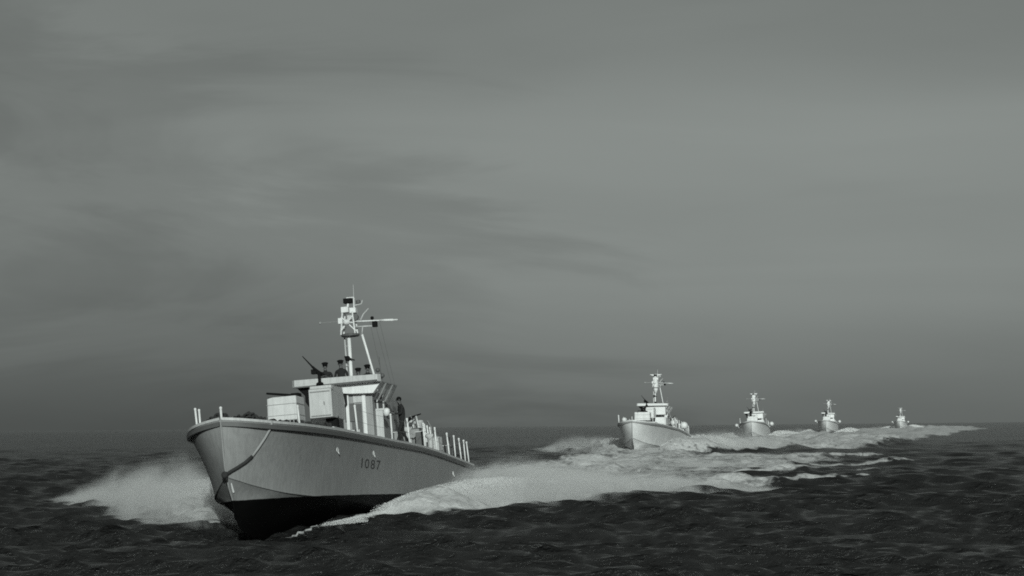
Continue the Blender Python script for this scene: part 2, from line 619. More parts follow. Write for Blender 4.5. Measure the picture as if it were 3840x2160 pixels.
    fn1 = noise_n(t, map_n(t, c, rot=(0, 0, R_(12)), scale=(1.0, 0.45, 1.0)), 0.55, 6, 0.62, 0.8)
    fn2 = noise_n(t, map_n(t, c, rot=(0, 0, R_(12)), scale=(1.0, 0.5, 1.0)), 2.6, 4, 0.6, 0.4)
    nn = math_n(t, 'MULTIPLY_ADD', fn2, 0.55, math_n(t, 'MULTIPLY', fn1, 1.2))
    lift = math_n(t, 'MULTIPLY_ADD', fa, 1.35, -1.385)
    fm = math_n(t, 'ADD', nn, lift)
    k = math_n(t, 'MULTIPLY', ramp_n(t, fm, [(0.42, 0.0), (0.60, 0.42), (0.80, 0.92)]), 1.0)
    df = N(t, 'ShaderNodeBsdfDiffuse')
    fcol = ramp_n(t, fn2, [(0.3, 0.50), (0.6, 0.66)])
    t.links.new(fcol, df.inputs['Color'])
    fb = N(t, 'ShaderNodeBump')
    fb.inputs['Strength'].default_value = 0.7
    fb.inputs['Distance'].default_value = 0.3
    t.links.new(nn, fb.inputs['Height'])
    t.links.new(fb.outputs[0], df.inputs['Normal'])
    mx = N(t, 'ShaderNodeMixShader')
    t.links.new(k, mx.inputs[0])
    t.links.new(b.outputs[0], mx.inputs[1])
    t.links.new(df.outputs[0], mx.inputs[2])
    t.links.new(mx.outputs[0], out.inputs['Surface'])
    me.materials.append(m)
    return o


make_sea()

# ---------------------------------------------------------------- hull shape (t aft, b to port, z up)
IDX = np.arange(11)
KEEL = np.array([(.30, 1.15), (.52, .80), (.86, .40), (1.02, .05), (1.12, -.35), (1.75, -.72), (3.4, -.96), (7, -1.02), (13, -1.0), (22, -.95), (34.5, -.9)])
CHINE = np.array([(.30, .03, 1.15), (.75, .30, 1.02), (1.35, .62, .86), (2.1, .98, .71), (3.0, 1.33, .58), (4.3, 1.66, .50), (6.3, 2.0, .43), (9.0, 2.25, .34), (14, 2.48, .16), (22, 2.58, 0.0), (34.5, 2.40, -.05)])
SHEER = np.array([(0, .05, 3.2), (.22, .62, 3.14), (.62, 1.15, 3.07), (1.3, 1.60, 3.02), (2.3, 2.0, 2.99), (3.8, 2.30, 2.98), (6.3, 2.54, 2.98), (9.5, 2.68, 2.98), (14.5, 2.78, 2.98), (22.5, 2.78, 2.99), (34.5, 2.46, 2.76)])


def cr(arr, u):
    """Catmull-Rom through the rows of arr at the parameters u (0..len-1)"""
    u = np.asarray(u, float)
    i = np.clip(np.floor(u).astype(int), 0, len(arr) - 2)
    f = (u - i)[:, None]
    g = lambda j: arr[np.clip(j, 0, len(arr) - 1)]
    p0, p1, p2, p3 = g(i - 1), g(i), g(i + 1), g(i + 2)
    return 0.5 * (2 * p1 + (p2 - p0) * f + (2 * p0 - 5 * p1 + 4 * p2 - p3) * f ** 2 + (3 * p1 - p0 - 3 * p2 + p3) * f ** 3)


US = np.linspace(0, 10, 101)
KE, CH, SH = cr(KEEL, US), cr(CHINE, US), cr(SHEER, US)


def top_point(iu, v, side=1):
    """point on the topsides, v = 0 at the chine, 1 at the sheer; iu may be fractional station"""
    u = np.array([iu])
    ch, sh = cr(CHINE, u)[0], cr(SHEER, u)[0]
    p = 2.0 - 0.75 * min(iu / 7.0, 1)
    b = ch[1] + (sh[1] - ch[1]) * v ** p
    return Vector((-(ch[0] + (sh[0] - ch[0]) * v), side * b, ch[2] + (sh[2] - ch[2]) * v))


def side_point(t, z, side=1):
    """the topsides at station t and height z"""
    lo, hi = 0.0, 10.0
    v = 0.5
    for _ in range(30):
        mid = (lo + hi) / 2
        ch, sh = cr(CHINE, np.array([mid]))[0], cr(SHEER, np.array([mid]))[0]
        v = (z - ch[2]) / (sh[2] - ch[2])
        if ch[0] + (sh[0] - ch[0]) * v < t:
            lo = mid
        else:
            hi = mid
    return top_point((lo + hi) / 2, v, side)


def sheer_at(t):
    return float(np.interp(t, SH[:, 0], SH[:, 1])), float(np.interp(t, SH[:, 0], SH[:, 2]))


def hull_mesh():
    nv_b, nv_t = 10, 14
    rows = []
    for i in range(len(US)):
        row = []
        k, c_, s = KE[i], CH[i], SH[i]
        for j in range(nv_b):                      # bottom: keel to chine
            v = j / nv_b
            row.append((-(k[0] + (c_[0] - k[0]) * v), c_[1] * v ** (0.9 + 1.7 * max(0, 1 - i / 78)), k[1] + (c_[2] - k[1]) * v))
        for j in range(nv_t + 1):                  # topsides
            q = top_point(US[i], j / nv_t)
            row.append((q.x, q.y, q.z))
        rows.append(row)
    n = len(rows[0])
    vs, fs = [], []
    for sgn in (1, -1):
        o = len(vs)
        for row in rows:
            vs += [(x, sgn * y, z) for x, y, z in row]
        for i in range(len(rows) - 1):
            for j in range(n - 1):
                a = o + i * n + j
                fs.append((a, a + 1, a + n + 1, a + n))
    last = (len(rows) - 1) * n
    tr = [last + j for j in range(n)] + [len(rows) * n + last + j for j in range(n - 1, -1, -1)]
    fs.append(tuple(tr))
    # stem face
    for j in range(n - 1):
        fs.append((j, j + 1, len(rows) * n + j + 1, len(rows) * n + j))
    return vs, fs


def make_boat():
    root = empty('patrol_boat')
    P = {}
    h = MB()
    h.add(*hull_mesh())
    hull = h.build('hull', 'hull', root)
    # smooth except over the chine and transom
    for p in hull.data.polygons:
        p.use_smooth = True
    bm = bmesh.new()
    bm.from_mesh(hull.data)
    bmesh.ops.remove_doubles(bm, verts=bm.verts, dist=0.002)
    for e in bm.edges:
        if len(e.link_faces) == 2 and e.calc_face_angle(0) > R_(16):
            e.smooth = False
    bm.to_mesh(hull.data)
    bm.free()
    P['hull'] = hull
    # deck with a little camber
    d = MB()
    vs = []
    for i in range(len(US)):
        t, b, z = SH[i]
        for k in range(-4, 5):
            vs.append((-t, b * k / 4 * 0.985, z - 0.03 + 0.10 * (1 - (k / 4) ** 2) * min(1, b / 1.5)))
    d.add(vs, [(i * 9 + j, i * 9 + j + 1, (i + 1) * 9 + j + 1, (i + 1) * 9 + j) for i in range(len(US) - 1) for j in range(8)])
    d.build('deck', 'deck', root)
    # rubbing strake and toe rail on both sides
    for side in (1, -1):
        for nm, mt, z0, z1, o0, o1 in (('rubbing_strake', 'dark', -.24, -.08, -.02, .06), ('toe_rail', 'light', -.02, .075, -.07, .02)):
            s = MB()
            vs = []
            for i in range(len(US)):
                t, b, z = SH[i]
                i2 = min(i + 1, len(US) - 1)
                i1 = max(i - 1, 0)
                dx, dy = -(SH[i2][0] - SH[i1][0]), (SH[i2][1] - SH[i1][1])
                L = math.hypot(dx, dy)
                nx, ny = dy / L, -dx / L
                if i == 0:
                    nx, ny = 1, 0
                for zz, oo in ((z0, o0 - (0.05 if z0 < -.1 else 0)), (z0, o1), (z1, o1), (z1, o0)):
                    vs.append((-t + nx * oo, side * max(b + ny * oo, 0.0), z + zz))
            fs = [(i * 4 + k, i * 4 + (k + 1) % 4, (i + 1) * 4 + (k + 1) % 4, (i + 1) * 4 + k) for i in range(len(US) - 1) for k in range(4)]
            fs += [(0, 1, 2, 3), tuple((len(US) - 1) * 4 + k for k in (3, 2, 1, 0))]
            s.add(vs, fs)
            s.build(nm, mt, root)
        # spray rail along the chine
        s = MB()
        s.tube([(-CH[i][0], side * (CH[i][1] + .01), CH[i][2]) for i in range(2, 100, 3)], 0.025, 6)
        s.build('spray_rail', 'hull', root)
    # stem bar
    s = MB()
    pts = [(0.03, 0, 3.1)] + [(-.22 * (1 - (z - 1.35) / 1.75) + .02, 0, z) for z in (2.6, 2.0, 1.5)] + [(-.50, 0, .80), (-.84, 0, .40), (-1.0, 0, .05), (-1.1, 0, -.35)]
    s.tube(pts, 0.035, 8)
    s.build('stem_bar', 'hull', root, smooth=True)
    # bull ring, jackstaff stump, foredeck stanchions
    s = MB()
    s.tube([(-.12, 0, 3.12), (-.12, -.01, 3.60)], .045, 8)
    s.ball((-.12, -.01, 3.62), .06)
    s.build('jackstaff', 'white', root, smooth=True)
    s = MB()
    s.lathe((-3.6, .0, 3.08), (0, 0, 1), [(0, .20), (.08, .20), (.10, .11), (.22, .10), (.26, .16), (.34, .15)], 14)
    s.build('capstan', 'dark', root, smooth=True)
    s = MB()
    for y in (-.45, .45):
        s.lathe((-2.2, y, 3.08), (0, 0, 1), [(0, .09), (.02, .06), (.16, .055), (.18, .09), (.22, .08)], 12)
    s.box(-2.35, -2.05, -.6, .6, 3.06, 3.10)
    s.build('bollard', 'dark', root)
    # foredeck hatch and breakwater
    s = MB()
    s.box(-6.2, -5.2, -.4, .4, 3.06, 3.30, .02)
    s.build('deck_hatch', 'mid', root, bevel=.02)
    s = MB()
    s.prism([(-11.2, -2.3, 3.08), (-10.2, 0, 3.1), (-11.2, 2.3, 3.08), (-11.2, 2.3, 3.30), (-10.2, 0, 3.34), (-11.2, -2.3, 3.30)], (-.05, 0, 0))
    s.build('breakwater', 'light', root)

    # stanchions along the sides
    st = [3.0, 3.55, 9.7, 15.3, 18.6, 21.8, 24.6, 27.9, 29.6, 31.3, 32.5, 33.6]
    for side in (1, -1):
        for t in st if side == 1 else [4.2, 4.75] + st[2:]:
            b, z = sheer_at(t)
            hgt = {3.0: .72}.get(t, 1.15 if t > 9 else .95) if side == 1 else (1.08 if t < 5 else 1.1)
            if t == 3.55:
                continue
            s = MB()
            y = side * (b - .10)
            lean = random.uniform(-.07, .02)
            s.tube([(-t, y, z - .02), (-t, y + lean, z + hgt)], .042 if t < 28 else .034, 8)
            s.lathe((-t, y, z - .02), (0, 0, 1), [(0, .09), (.04, .09), (.06, .05)], 10)
            s.ball((-t, y + lean, z + hgt), .055, 8, 6)
            s.build('stanchion', 'white', root, smooth=True)
        s = MB()
        pr = [t for t in st if t > 9]
        for hh in (.55, 1.02):
            pts = []
            for a_, b2 in zip(pr[:-1], pr[1:]):
                for q in (0, .25, .5, .75):
                    t = a_ + (b2 - a_) * q
                    b, z = sheer_at(t)
                    pts.append((-t, side * (b - .12), z + hh - .05 * math.sin(math.pi * q)))
            s.tube(pts, .006, 5)
        s.build('guard_wire', 'mid', root)

    # forward gun position under its square cover
    s = MB()
    s.lathe((-8.65, 0, 3.05), (0, 0, 1), [(0, .62), (.10, .62), (.14, .5), (.55, .42)], 20)
    s.build('gun_pedestal', 'mid', root, smooth=False)
    s = MB()
    s.box(-9.25, -8.02, -.62, .60, 3.66, 4.62, .015)
    cover = s.build('gun_cover', 'canvas', root, bevel=.05)
    s = MB()
    for z in (3.86, 4.30):
        s.box(-9.26, -8.01, -.63, .61, z, z + .025)
    s.build('lashing', 'rope', cover)
    s = MB()
    for k in range(9):
        y = -.62 + k * 1.22 / 8
        s.tube([(-8.02, y, 3.68), (-7.98, y * 1.05, 3.42), (-7.9, y * 1.1, 3.2)], .02, 5)
    s.build('cover_skirt_tie', 'rope', cover)
    s = MB()
    s.tube([(-8.9, .37, 4.68), (-8.4, .1, 4.70), (-7.9, -.2, 4.72), (-7.45, -.42, 4.73)], .055, 8, .04)
    s.box(-9.2, -8.7, .2, .5, 4.6, 4.78)
    s.build('gun_barrel', 'black', root, smooth=False)

    # raised second cover in front of the bridge, on a dark pedestal
    s = MB()
    s.lathe((-14.4, .35, 3.05), (0, 0, 1), [(0, .50), (.5, .40), (.52, .3), (1.15, .28)], 16)
    s.build('mounting_pedestal', 'black', root, smooth=False)
    s = MB()
    s.box(-15.5, -13.45, -.36, .62, 4.12, 5.32, .0)
    s.prism([(-13.45, -.36, 5.32), (-13.45, .62, 5.32), (-13.95, .62, 5.50), (-13.95, -.36, 5.50)], (-.02, 0, -.16))
    s.prism([(-13.6, -.34, 5.31), (-13.6, .60, 5.31), (-15.5, .60, 5.31), (-15.5, -.34, 5.31)], (0, 0, .17))
    s.build('ammunition_locker', 'light', root, bevel=.02)
    s = MB()
    s.box(-13.44, -13.40, -.30, .56, 4.18, 4.22)
    s.box(-13.44, -13.40, -.30, .56, 5.20, 5.24)
    s.tube([(-13.42, .3, 4.65), (-13.38, .3, 4.78)], .02, 6)
    s.build('locker_trim', 'mid', root)
    # low white coaming under it
    s = MB()
    s.box(-16.8, -12.4, -1.35, .95, 3.05, 3.62, .03)
    s.build('cabin_trunk', 'light', root, bevel=.03)
    for (t0, b0, w_, hgt) in ((11.6, .95, .30, .22), (12.0, .35, .4, .18), (11.5, -.2, .34, .16), (11.8, 1.5, .5, .16), (12.6, 1.55, .45, .30)):
        s = MB()
        s.ball((-t0, b0, 3.1 + hgt * .45), w_ * .55, 10, 6, .6)
        s.build('coiled_line', 'tar', root, smooth=True)

    # wheelhouse: front wall panels, side wall, roof
    wh = MB()
    wh.box(-23.6, -17.9, -1.55, 1.30, 3.0, 5.50)
    wheel = wh.build('wheelhouse', 'mid', root, bevel=.03)
    for (y0, y1, z0, z1, mt, nm, dx) in ((-1.50, -.42, 3.66, 4.9, 'light', 'front_panel', .05), (.12, .26, 3.3, 5.74, 'white', 'pillar', .16),
                                         (.44, .86, 5.02, 5.48, 'light', 'front_panel', .05), (.86, 1.02, 3.1, 5.48, 'white', 'pillar', .12),
                                         (-.42, .12, 3.9, 5.2, 'mid', 'front_panel', .03)):
        s = MB()
        s.box(-17.9, -17.9 + dx, y0, y1, z0, z1)
        s.build(nm, mt, wheel, bevel=.01)
    s = MB()
    s.box(-17.89, -17.87, .32, .80, 3.2, 4.95)
    s.build('doorway_recess', 'dark', wheel)
    s = MB()
    s.box(-17.88, -17.80, .05, .46, 4.2, 5.0)
    s.build('notice_board', 'dark', wheel)
    # door and windows on the port alleyway, angled forward
    s = MB()
    s.box(-18.5, -18.42, 1.16, 1.62, 3.06, 4.62)
    door = s.build('side_door', 'light', root, bevel=.015)
    s = MB()
    s.box(-18.43, -18.38, 1.20, 1.26, 3.9, 4.05)
    s.build('door_handle', 'dark', door)
    s = MB()
    s.box(-18.5, -18.40, 1.10, 1.70, 4.62, 5.35)
    frame = s.build('window_frame', 'light', root, bevel=.01)
    for y0 in (1.16, 1.44):
        s = MB()
        s.box(-18.42, -18.385, y0, y0 + .20, 4.72, 5.22)
        s.build('pane', 'glass', frame)
    # side wall windows
    for t in (19.4, 20.6, 21.8):
        s = MB()
        s.box(-t - .6, -t, 1.30, 1.335, 4.45, 5.05)
        s.build('side_window', 'glass', wheel)
    s = MB()
    s.box(-23.0, -18.6, 1.30, 1.50, 3.02, 3.65)
    s.build('vent_locker', 'mid', wheel, bevel=.02)
    # starboard flare under the bridge wing, its shade put in as black
    s = MB()
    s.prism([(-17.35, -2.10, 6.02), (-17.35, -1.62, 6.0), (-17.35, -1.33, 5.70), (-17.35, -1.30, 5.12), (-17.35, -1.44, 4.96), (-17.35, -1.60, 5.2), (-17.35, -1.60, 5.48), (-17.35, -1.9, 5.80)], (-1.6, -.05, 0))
    s.build('wing_shade_bracket', 'black', root, bevel=.03)
    # bright upper front beneath the bridge
    s = MB()
    s.prism([(-17.45, -1.80, 5.98), (-17.45, 1.80, 5.76), (-17.45, 1.46, 5.34), (-17.45, .40, 5.40), (-17.45, -.30, 5.50), (-17.45, -1.35, 5.66)], (-.35, 0, 0))
    s.build('bridge_apron', 'white', root, bevel=.01)
    # open bridge: floor and coaming (a rounded rectangle, hollow)
    br = MB()
    outer = [(-17.0, -1.95), (-17.0, 1.80), (-17.2, 1.92), (-20.9, .80), (-20.9, -1.0), (-17.2, -2.1)]
    n = len(outer)
    inner = [(x - .08 if x > -18 else x + .08, y * .955) for x, y in outer]
    zt = lambda y: 6.17 - .015 * (y + 2)
    zb = lambda y: 5.84 + -.012 * (y + 2)
    vs = [(x, y, zb(y)) for x, y in outer] + [(x, y, zt(y)) for x, y in outer] + [(x, y, zt(y)) for x, y in inner] + [(x, y, zb(y) + .05) for x, y in inner]
    fs = []
    for i in range(n):
        j = (i + 1) % n
        for a in (0, 1, 2):
            fs.append((a * n + i, a * n + j, (a + 1) * n + j, (a + 1) * n + i))
    fs.append(tuple(3 * n + i for i in range(n)))
    fs.append(tuple(i for i in range(n - 1, -1, -1)))
    br.add(vs, fs)
    bridge = br.build('open_bridge', 'light', root, bevel=.025)
    s = MB()
    s.box(-17.02, -16.94, -1.93, 1.80, 5.81, 5.87)
    s.build('bridge_lip', 'dark', bridge)
    # slatted wing screen to port
    ws = MB()
    ws.tube([(-17.6, 1.90, 5.80), (-17.9, 2.42, 5.62), (-18.2, 1.95, 4.95), (-17.9, 1.42, 5.12), (-17.6, 1.90, 5.80)], .035, 6)
    scr = ws.build('wing_screen', 'dark', root)
    for k in range(5):
        q = k / 4
        s = MB()
        a = Vector((-17.6, 1.90, 5.80)).lerp(Vector((-17.9, 2.42, 5.62)), q)
        b = Vector((-17.9, 1.42, 5.12)).lerp(Vector((-18.2, 1.95, 4.95)), q)
        s.tube([a, b], .045 if k != 2 else .03, 6)
        s.build('slat', 'dark' if k in (0, 4, 2) else 'mid', scr)
    s = MB()
    s.prism([Vector((-17.64, 1.92, 5.80)), Vector((-17.93, 2.40, 5.63)), Vector((-18.0, 2.22, 5.40)), Vector((-17.72, 1.76, 5.58))], (-.04, 0, 0))
    s.build('screen_cloth', 'dark', scr)

    # mast: pole, second leg, raking leg, platform and cage
    mast = MB()
    mast.tube([(-20.2, -.16, 4.9), (-20.1, -.12, 8.30)], .085, 10)
    mo = mast.build('mast', 'white', root, smooth=True)
    for pts, r, mt in (([(-20.6, -.42, 4.9), (-20.25, -.36, 8.30)], .04, 'light'), ([(-21.3, .95, 4.9), (-21.0, .72, 6.48), (-20.1, .50, 8.30)], .055, 'white')):
        s = MB()
        s.tube(pts, r, 8)
        s.build('mast_leg', mt, mo, smooth=True)
    for z in (5.4, 5.9, 6.5, 6.95, 7.4, 7.85):
        s = MB()
        s.tube([(-20.3, -.40, z), (-20.2, -.14, z)], .02, 6)
        s.build('ladder_rung', 'light', mo)
    s = MB()
    s.ball((-20.0, -.22, 7.25), .13, 10, 6)
    s.tube([(-20.0, -.25, 7.27), (-19.9, .12, 7.14)], .03, 6)
    s.tube([(-20.0, -.35, 7.35), (-20.0, -.05, 7.2)], .05, 6)
    s.build('signal_lamp', 'black', mo, smooth=True)
    s = MB()
    s.lathe((-20.1, -.04, 8.24), (0, 0, 1), [(0, .22), (.02, .41), (.10, .43), (.12, .40)], 16)
    s.build('mast_platform', 'dark', mo)
    s = MB()
    for k, (x, y) in enumerate(((-19.85, -.42), (-19.85, .24), (-20.35, .24), (-20.35, -.42))):
        s.tube([(x, y, 8.34), (x, y * .7, 9.36)], .035, 6)
    s.tube([(-19.85, -.42, 8.5), (-19.85, .2, 9.2)], .03, 6)
    s.tube([(-19.85, .24, 8.5), (-19.85, -.36, 9.15)], .03, 6)
    s.tube([(-19.85, .22, 8.86), (-19.85, -.44, 8.86)], .03, 6)
    s.tube([(-19.85, .22, 8.5), (-20.35, -.4, 9.1)], .025, 6)
    s.tube([(-20.35, .22, 8.5), (-20.35, -.4, 9.1)], .025, 6)
    s.build('lattice_cage', 'white', mo)
    s = MB()
    s.ball((-19.75, -.10, 8.88), .17, 12, 8, .8)
    s.box(-20.15, -19.8, -.50, -.30, 8.85, 9.10)
    s.build('scanner_head', 'white', mo, smooth=False)
    for q in ((-20.25, -19.85, -.08, .12, 9.0, 9.2), (-20.2, -19.9, -.42, -.24, 8.62, 8.74)):
        s = MB()
        s.box(*q)
        s.build('aerial_box', 'light', mo, bevel=.01)
    s = MB()
    s.lathe((-20.0, .27, 9.10), (1, 0, 0), [(-.08, .14), (.08, .14)], 14)
    s.build('drum_lamp', 'dark', mo)
    s = MB()
    s.box(-20.3, -19.8, -.34, .00, 9.34, 9.60)
    s.build('mast_head_box', 'white', mo, bevel=.02)
    s = MB()
    s.box(-20.3, -19.9, .03, .32, 9.30, 9.54)
    s.build('mast_head_box', 'white', mo, bevel=.02)
    s = MB()
    s.tube([(-20.1, -.1, 9.55), (-20.1, -.06, 9.76)], .05, 6)
    s.tube([(-20.1, .20, 9.30), (-20.1, .22, 10.02)], .035, 6)
    s.tube([(-20.1, -.12, 10.03), (-20.1, .22, 10.03)], .03, 6)
    s.build('top_mast', 'white', mo)
    s = MB()
    s.box(-20.3, -19.95, -.25, .14, 9.78, 10.0)
    s.build('lantern', 'black', mo, bevel=.02)
    s = MB()
    s.lathe((-20.1, .42, 9.72), (0, 0, 1), [(0, .08), (.02, .10), (.14, .10), (.17, .05)], 12)
    s.build('side_lantern', 'dark', mo)
    s = MB()
    s.tube([(-20.1, .26, 9.66), (-20.1, .56, 9.70), (-20.1, .62, 9.86)], .03, 6)
    s.build('lantern_bracket', 'light', mo)
    s = MB()
    s.tube([(-20.1, .22, 9.9), (-20.1, .24, 10.62)], .020, 6, .010)
    s.build('whip_aerial', 'light', mo)
    s = MB()
    s.tube([(-20.1, .1, 8.93), (-20.1, .55, 8.90), (-20.1, 1.3, 8.86), (-20.1, 2.2, 8.81)], .035, 8)
    s.tube([(-20.1, 1.35, 8.86), (-20.1, 2.0, 8.82)], .055, 8)
    s.build('yard_arm', 'white', mo, smooth=True)
    s = MB()
    s.tube([(-20.1, .1, 8.68), (-20.1, 1.0, 8.64)], .035, 8)
    s.tube([(-20.1, .50, 8.30), (-20.1, .55, 8.66)], .03, 8)
    s.build('lower_spreader', 'light', mo, smooth=True)
    s = MB()
    s.tube([(-20.1, .48, 8.98), (-20.1, .62, 9.22), (-20.1, .88, 9.46)], .035, 6, .02)
    s.build('raking_aerial', 'light', mo)
    s = MB()
    s.tube([(-20.1, -.3, 8.98), (-20.1, -.9, 9.0), (-20.1, -1.42, 9.0)], .014, 6)
    s.ball((-20.1, -1.42, 9.0), .07, 8, 6)
    s.build('port_hand_arm', 'mid', mo)
    mo.children[-1].name = 'short_arm'
    s = MB()
    s.box(-20.2, -19.98, 1.02, 1.24, 8.58, 8.84)
    s.build('yard_lamp', 'black', mo, bevel=.02)
    s = MB()
    s.ball((-20.1, 1.02, 9.0), .085, 8, 6)
    s.tube([(-20.1, 1.0, 8.9), (-20.1, 1.03, 9.02)], .03, 6)
    s.build('small_lamp', 'black', mo)
    for y0, y1 in ((1.12, 1.6), (1.35, 1.75), (.9, 1.25)):
        s = MB()
        s.tube([(-20.1, y0, 8.84), (-20.6, y1, 5.9)], .007, 5)
        s.build('halyard', 'dark', mo)
    # whip and lamp at the port corner of the bridge
    s = MB()
    s.tube([(-17.9, 1.80, 5.95), (-17.8, 1.78, 6.32), (-17.8, 1.76, 6.95)], .028, 6, .012)
    s.ball((-17.8, 1.66, 6.36), .10, 8, 6)
    s.ball((-17.8, 1.86, 6.10), .10, 8, 6)
    s.build('bridge_lamp', 'dark', root, smooth=True)
    # machine gun on a post at the starboard front of the bridge
    g = MB()
    g.lathe((-16.88, -.76, 5.86), (0, 0, 1), [(0, .17), (.08, .15), (.12, .07), (.42, .07), (.5, .11), (.56, .11)], 12)
    mg = g.build('machine_gun', 'black', root)
    s = MB()
    s.tube([(-17.2, -.62, 6.25), (-16.9, -.86, 6.48), (-16.8, -1.04, 6.68)], .085, 8, .05)
    s.tube([(-16.8, -1.02, 6.66), (-16.7, -1.42, 7.16)], .04, 8, .018)
    s.box(-17.15, -16.85, -1.12, -.88, 6.36, 6.56)
    s.build('barrel', 'black', mg)

    # after gear: dark covered barrel, crane frame, raft, white canvas screen, lockers
    s = MB()
    s.prism([(-23.0, 1.35, 4.25), (-24.3, 1.55, 4.55), (-25.5, 1.5, 4.80), (-25.5, 1.2, 4.60), (-24.3, 1.2, 4.3)], (0, -.45, -.08))
    s.tube([(-25.2, 1.3, 4.75), (-26.8, 1.5, 5.02)], .05, 8, .03)
    s.build('after_gun', 'black', root)
    s = MB()
    s.box(-27.0, -23.8, -.6, 1.35, 3.0, 3.95, .03)
    s.build('engine_casing', 'light', root, bevel=.03)
    for (t, b) in ((24.6, 1.9), (25.6, 1.7)):
        s = MB()
        s.tube([(-t, b, 3.0), (-t - .3, b - .1, 4.1), (-t - .7, b - .3, 4.8)], .05, 8)
        s.build('davit', 'white', root, smooth=True)
    s = MB()
    for k in range(5):
        s.ball((-26.4 - .55 * k, 1.15 - .12 * k, 4.35 + .25 * math.sin(k * 1.9)), .33, 12, 8, .7)
    s.build('raft_bundle', 'canvas', root, smooth=True)
    s = MB()
    s.lathe((-27.6, 1.2, 3.0), (0, 0, 1), [(0, .35), (.6, .3), (1.6, .16), (1.7, .25), (1.78, .22)], 14)
    s.build('cowl_vent', 'light', root, smooth=True)
    for k in range(3):
        s = MB()
        s.tube([(-27.7 - .6 * k, 1.5, 3.9), (-27.7 - .6 * k, 1.45, 4.6 - .04 * k)], .04, 8)
        s.build('davit_post', 'white', root)
    s = MB()
    s.box(-30.9, -27.4, 1.30, 1.62, 3.30, 4.12, .0)
    s.box(-27.45, -27.38, 1.0, 1.60, 3.30, 4.10)
    s.build('canvas_screen', 'canvas', root, bevel=.03)
    s = MB()
    s.box(-26.2, -25.5, 1.95, 2.15, 3.0, 3.55)
    s.build('deck_locker', 'dark', root, bevel=.02)
    s = MB()
    s.tube([(-33.2, 1.4, 4.02), (-32.6, 1.6, 4.05), (-31.2, 1.9, 4.08)], .05, 6)
    s.build('ensign_boom', 'black', root)
    for t, b in ((32.0, 1.2), (33.0, .6), (33.6, 1.4), (33.9, .2)):
        s = MB()
        s.tube([(-t, b, 2.85), (-t, b - .03, 3.95)], .045, 6)
        s.build('stern_rail_post', 'light', root)
    # clutter of the after deck
    random.seed(21)
    for k, (t, b, w_, d_, h_, mt) in enumerate(((20.3, 1.85, .5, .5, .75, 'mid'), (21.4, 2.0, .35, .6, .5, 'light'), (23.2, 2.15, .4, .4, .9, 'dark'), (24.2, 1.7, .5, .7, 1.15, 'mid'),
                                                 (26.9, 2.1, .35, .35, .8, 'light'), (28.4, .5, .9, .8, 1.0, 'mid'), (29.8, 2.0, .3, .5, .6, 'dark'), (31.4, 1.5, .8, .7, .65, 'mid'), (32.6, .3, .7, .6, .8, 'light'))):
        s = MB()
        s.box(-t - d_, -t, b - w_ / 2, b + w_ / 2, 2.9, 2.98 + h_, .02)
        lk = s.build('deck_chest', mt, root, bevel=.025)
        s = MB()
        s.box(-t - d_ - .02, -t + .02, b - w_ / 2 - .01, b + w_ / 2 + .02, 2.98 + h_, 3.02 + h_)
        s.build('chest_lid', 'dark' if k % 2 else 'light', lk)
    for t, b, h_ in ((22.4, 1.75, 1.15), (25.3, 2.2, .95), (30.6, 1.0, 1.2)):
        s = MB()
        s.lathe((-t, b, 2.95), (0, 0, 1), [(0, .16), (h_ * .6, .12), (h_ * .8, .14), (h_ * .9, .24), (h_, .18)], 12)
        s.build('ventilator', 'light', root, smooth=True)
    for t in (22.9, 24.9, 28.7):
        s = MB()
        s.tube([(-t, 1.6, 3.0), (-t - .1, 1.55, 4.5), (-t - .5, 1.3, 4.85), (-t - 1.0, 1.2, 4.8)], .03, 6)
        s.build('awning_stay', 'mid', root)
    # hull side details: portholes and scuppers
    for t, z in ((7.0, 2.25), (11.9, 2.33), (28.2, 2.12)):
        p = side_point(t, z)
        q = side_point(t + .2, z)
        tn = (q - p).normalized()
        nn = tn.cross(Vector((0, 0, 1))).normalized()
        if nn.y < 0:
            nn = -nn
        s = MB()
        s.torus(p + nn * .01, nn, .085, .018, 16, 6)
        s.tube([p + Vector((-.03, 0, -.08)) + nn * .02, p + Vector((-.22, 0, -.2)) + nn * .03], .022, 6)
        po = s.build('scupper', 'white', root, smooth=True)
        s = MB()
        s.lathe(p, nn, [(0, .08), (.012, .08)], 14)
        s.build('scupper_hole', 'black', po)
    # highlight on the stem at the forefoot, put in as a white tube
    s = MB()
    s.tube([(-.62, .05, .98), (-.86, .06, .62)], .035, 6)
    s.build('stem_highlight', 'white', root)
    return root


boat = make_boat()
boat.name = 'patrol_boat'


def set_pose(o, ps):
    o.rotation_euler = ps.rot.to_euler()
    o.location = ps.p0


set_pose(boat, POSES[0])
tag(boat, 'nearest patrol boat, grey hull numbered 1087, bow lifted clear of the sea', 'patrol boat', 'patrol boats in line astern')


